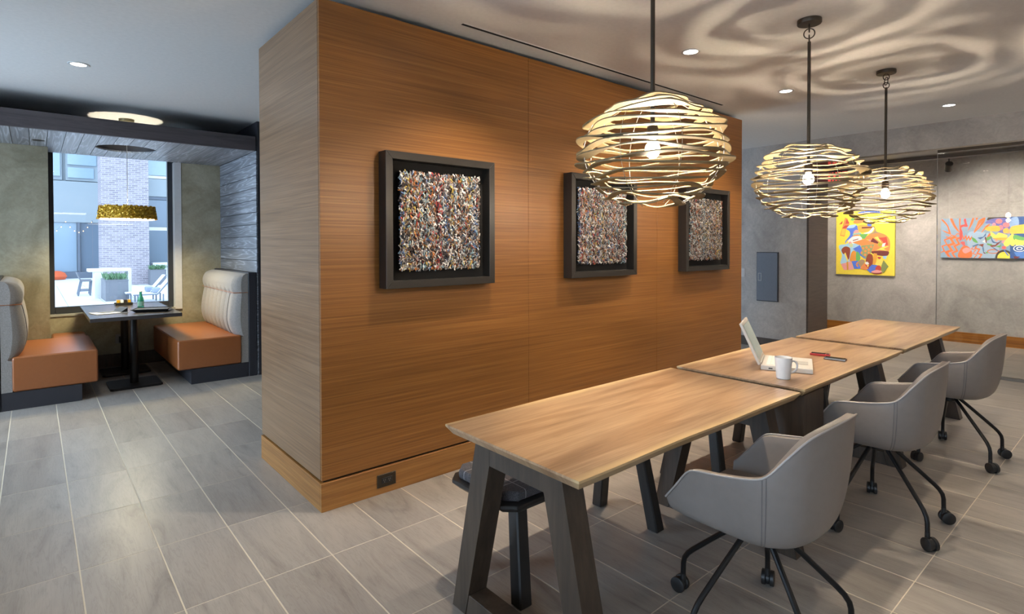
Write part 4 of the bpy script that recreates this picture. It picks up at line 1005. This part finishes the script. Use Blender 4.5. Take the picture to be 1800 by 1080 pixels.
MB().lathe([(.0, zb - .004), (.25, zb - .004), (.25, zb - .012), (.0, zb - .012)], 48, (0, 0, 0), False, False).build('diffuser', m_diff, gl)
MB().lathe([(.0, zt - .02), (.20, zt - .02)], 48, (0, 0, 0), False, False).build('top_diffuser', m_white, gl)
sp_ = MB()
for k in range(3):
    a = k * 2.094; sp_.tube([(0, 0, -.95), (.24 * math.cos(a), .24 * math.sin(a), zt - .005)], .002, 5)
sp_.build('spider', m_wire, gl)
l = D.lights.new('drum_lamp_uplight', 'SPOT'); l.energy = 55; l.color = (1, .93, .74); l.spot_size = math.radians(43); l.spot_blend = .12; l.shadow_soft_size = .02
lo = D.objects.new('drum_lamp_uplight', l); C.objects.link(lo); lo.location = (.79, 7.40, 1.9); lo.rotation_euler = (pi, 0, 0)
for z_, up, pw_ in ((zb - .03, False, 28),):
    l = D.lights.new('drum_lamp_light', 'AREA'); l.shape = 'DISK'; l.size = .38; l.energy = pw_; l.color = (1, .84, .48); l.spread = math.radians(150 if not up else 60)
    lo = D.objects.new('drum_lamp_light', l); C.objects.link(lo); lo.location = (.79, 7.40, CEIL + z_)
    if up: lo.rotation_euler = (pi, 0, 0)

# ------------------------------------------------------------------ outside: patio and the building across it
G = -.3
pt = struct(MB().box(-60, 60, -40, 60, G - .2, G - .012).build('patio_ground', plain('patio_joint', srgb(150, 154, 160), .8)))
pme = None
for i in range(9):
    for j in range(16):
        x0, y0 = -2.4 + i * .9, 17.5 + j * .9
        if pme is None:
            o = MB().box(-.441, .441, -.441, .441, -.03, 0).build('paver', m_patio, pt); pme = o.data
        else:
            o = D.objects.new('paver', pme); C.objects.link(o); o.parent = pt
        o.location = (x0, y0, G)
o = MB().box(-12, 12, 8.6, 17.04, G - .03, G).box(-12, -2.86, 17.05, 31, G - .03, G).box(5.26, 12, 17.05, 29.4, G - .03, G).box(-12, 12, 31.5, 60, G - .03, G).build('far_paving', m_patio, pt); o['kind'] = 'stuff'
# brick pier
tag(MB().box(2.25, 4.0, 30.0, 31.5, G, 16).build('brick_pier', m_brick, smooth=False), 'tall pale brick pier of the building across the patio', 'pier')
# left facade, further back
fl = thing('glazed_facade', 'glazed facade with grey spandrels left of the brick pier', 'facade', (0, 38, G))
MB().box(-8, 2.75, .35, .7, 0, 16).build('back_panel', m_facade, fl)
MB().box(-8, 2.75, .1, .35, 3.0, 5.2).build('spandrel', m_facade, fl)
MB().box(-8, 2.75, -.1, .35, 0, .35).build('kick_panel', m_facdark, fl)
for k in range(7):
    x = -5.3 + k * 1.42
    MB().box(x, x + .12, .0, .34, .36, 2.99).build('mullion', m_facdark, fl)
for k in range(6):
    x = -5.16 + k * 1.42
    MB().box(x, x + 1.26, .2, .26, .36, 2.99).build('pane', (m_facglass, m_facglass2)[k % 2], fl)
for k in range(3):
    x = -1.75 + k * 1.55
    w = MB().box(x, x + 1.4, .18, .34, 5.25, 9.5).build('window', m_facade, fl)
    MB().box(x + .08, x + 1.32, .10, .17, 6.1 if k % 2 == 0 else 5.45, 9.4).build('pane', m_facglass, w)
    if k % 2 == 0: MB().box(x + .08, x + 1.2, .10, .17, 5.4, 5.95).build('pane', m_facglass, w)
# right facade
fr_ = thing('dark_facade', 'dark glazed bay right of the brick pier', 'facade', (0, 31, G))
MB().box(4.01, 12, .3, .6, 0, 16).build('back_panel', m_facade, fr_)
for z0, z1, mm in ((0, .12, m_facdark), (.13, 2.45, m_facglass2), (2.46, 2.62, m_conc), (2.63, 3.9, m_facglass2), (3.92, 4.05, m_facdark), (4.07, 4.9, m_facade), (4.92, 5.05, m_conc), (5.07, 9, m_facglass)):
    MB().box(4.01, 12, .1, .29, z0, z1).build('band', mm, fr_)
for x in (4.02, 5.0, 6.0): MB().box(x, x + .08, .02, .095, .12, 9).build('mullion', m_facdark, fr_)
# patio furniture
ht = thing('white_high_table', 'white slab-sided high table on the patio', 'table', (1.95, 23.5, G))
MB().box(-.58, .60, -.45, .45, .88, .97).build('tabletop', m_conc, ht)
MB().box(.50, .60, -.44, .44, 0, .879).build('side_slab', m_conc, ht)
MB().box(-.42, -.20, -.44, .44, 0, .879).build('side_slab', m_conc, ht)
def stool(x, y, label):
    t = thing('bar_stool', label, 'stool', (x, y, G), 0, 'stools at the white table')
    MB().box(-.16, .16, -.2, .2, .50, .53).build('seat', m_plgrey, t)
    MB().hexa([(-.18, -.2, .53), (-.14, -.2, .53), (-.14, .2, .53), (-.18, .2, .53), (-.28, -.2, .80), (-.25, -.2, .80), (-.25, .2, .80), (-.28, .2, .80)]).build('backrest', m_plgrey, t)
    for sx in (-.14, .14):
        for sy in (-.17, .17): MB().tube([(sx, sy, .5), (sx * 1.2 - .07, sy, 0)], .018, 6).build('leg', m_facdark, t)
    MB().tube([(-.2, -.17, .17), (.1, -.17, .17), (.1, .17, .17), (-.2, .17, .17)], .012, 5, True).build('footrest', m_facdark, t)
stool(1.40, 24.6, 'grey wire stool nearest the patio planter'); stool(1.42, 25.4, 'grey wire stool behind the first stool at the white table')
def planter(x0, x1, y0, y1, h, label, seed):
    t = thing('planter', label, 'planter', ((x0 + x1) / 2, (y0 + y1) / 2, G))
    wx, wy = (x1 - x0) / 2, (y1 - y0) / 2
    MB().box(-wx, wx, -wy, wy, 0, h - .03).build('box', m_plgrey, t)
    MB().box(-wx - .01, wx + .01, -wy - .01, wy + .01, h - .03, h).build('rim', m_plgrey, t)
    rnd = random.Random(seed); lf = MB()
    for k in range(260):
        x, y = rnd.uniform(-wx, wx) * .95, rnd.uniform(-wy, wy) * .95; a = rnd.uniform(0, 6.28); L = rnd.uniform(.08, .24); b_ = .018
        tip = Vector((x + math.cos(a) * L * .6, y + math.sin(a) * L * .6, h + L)); c = Vector((x, y, h)); s = Vector((-math.sin(a), math.cos(a), 0)) * b_
        mid = (c + tip) / 2 + Vector((0, 0, L * .12)); lf.add([c, mid - s, tip, mid + s], [(0, 1, 2, 3)])
    o = lf.build('foliage', m_leaf, t); o['kind'] = 'stuff'
planter(1.70, 2.29, 21.5, 23.0, .66, 'grey box planter of low greenery before the white table', 3)
planter(3.90, 4.50, 29.0, 29.7, .68, 'grey box planter by the foot of the brick pier', 4)
tag(MB().box(4.15, 4.78, 30.2, 30.7, G, .66).build('white_plinth', m_conc, bevel=.02, segs=1), 'white block plinth behind the far planter', 'plinth')
def chaise(x, y, label):
    t = thing('lounge_chair', label, 'lounger', (x, y, G), 0, 'white loungers on the patio')
    # seat runs toward -X, back rises toward +X
    MB().box(-.62, .0, -.28, .28, .24, .28).build('seat_sling', m_sling, t)
    MB().hexa([(-.02, -.28, .26), (.03, -.28, .26), (.03, .28, .26), (-.02, .28, .26), (.40, -.28, .80), (.45, -.28, .80), (.45, .28, .80), (.40, .28, .80)]).build('back_sling', m_sling, t)
    for sy in (-.29, .29):
        MB().tube([(-.63, sy, .25), (0, sy, .25), (.44, sy, .81)], .02, 6).build('side_rail', m_facdark, t)
        for xx in (-.52, .15): MB().tube([(xx, sy, .25), (xx, sy, 0)], .02, 6).build('leg', m_facdark, t)
    MB().box(-.10, .10, -.2, .2, .285, .44).build('pillow', m_pillow, t, smooth=True, bevel=.06, segs=3)
chaise(2.80, 21.15, 'white sling lounger farther from the booth window'); chaise(2.90, 20.5, 'white sling lounger nearer the booth window')
tag(MB().lathe([(.0, 0), (.34, .02), (.42, .16), (.34, .34), (.16, .44), (.0, .46)], 20, (.9, 37.0, G), False, False).build('bean_bag', m_orange, smooth=True), 'orange bean bag by the glazed facade', 'bean bag')
st = thing('string_lights', 'warm string of small bulbs across the far glazing', 'string lights', (0, 37.5, 0))
wire = [(.2 + 2.2 * i / 12, 0, 2.75 - .55 * math.sin(pi * ((i % 6) / 6))) for i in range(13)]
MB().tube(wire, .006, 5).build('wire', m_facdark, st)
for xx in (.18, 2.42): MB().box(xx - .02, xx + .02, -.02, .02, G, 2.80).build('post', m_facdark, st)
for p in wire[::1]: MB().lathe([(.0, -.05), (.024, -.03), (.024, .0), (.0, .02)], 8, (p[0], p[1], p[2] - .03), False, False).build('bulb', m_spark, st)
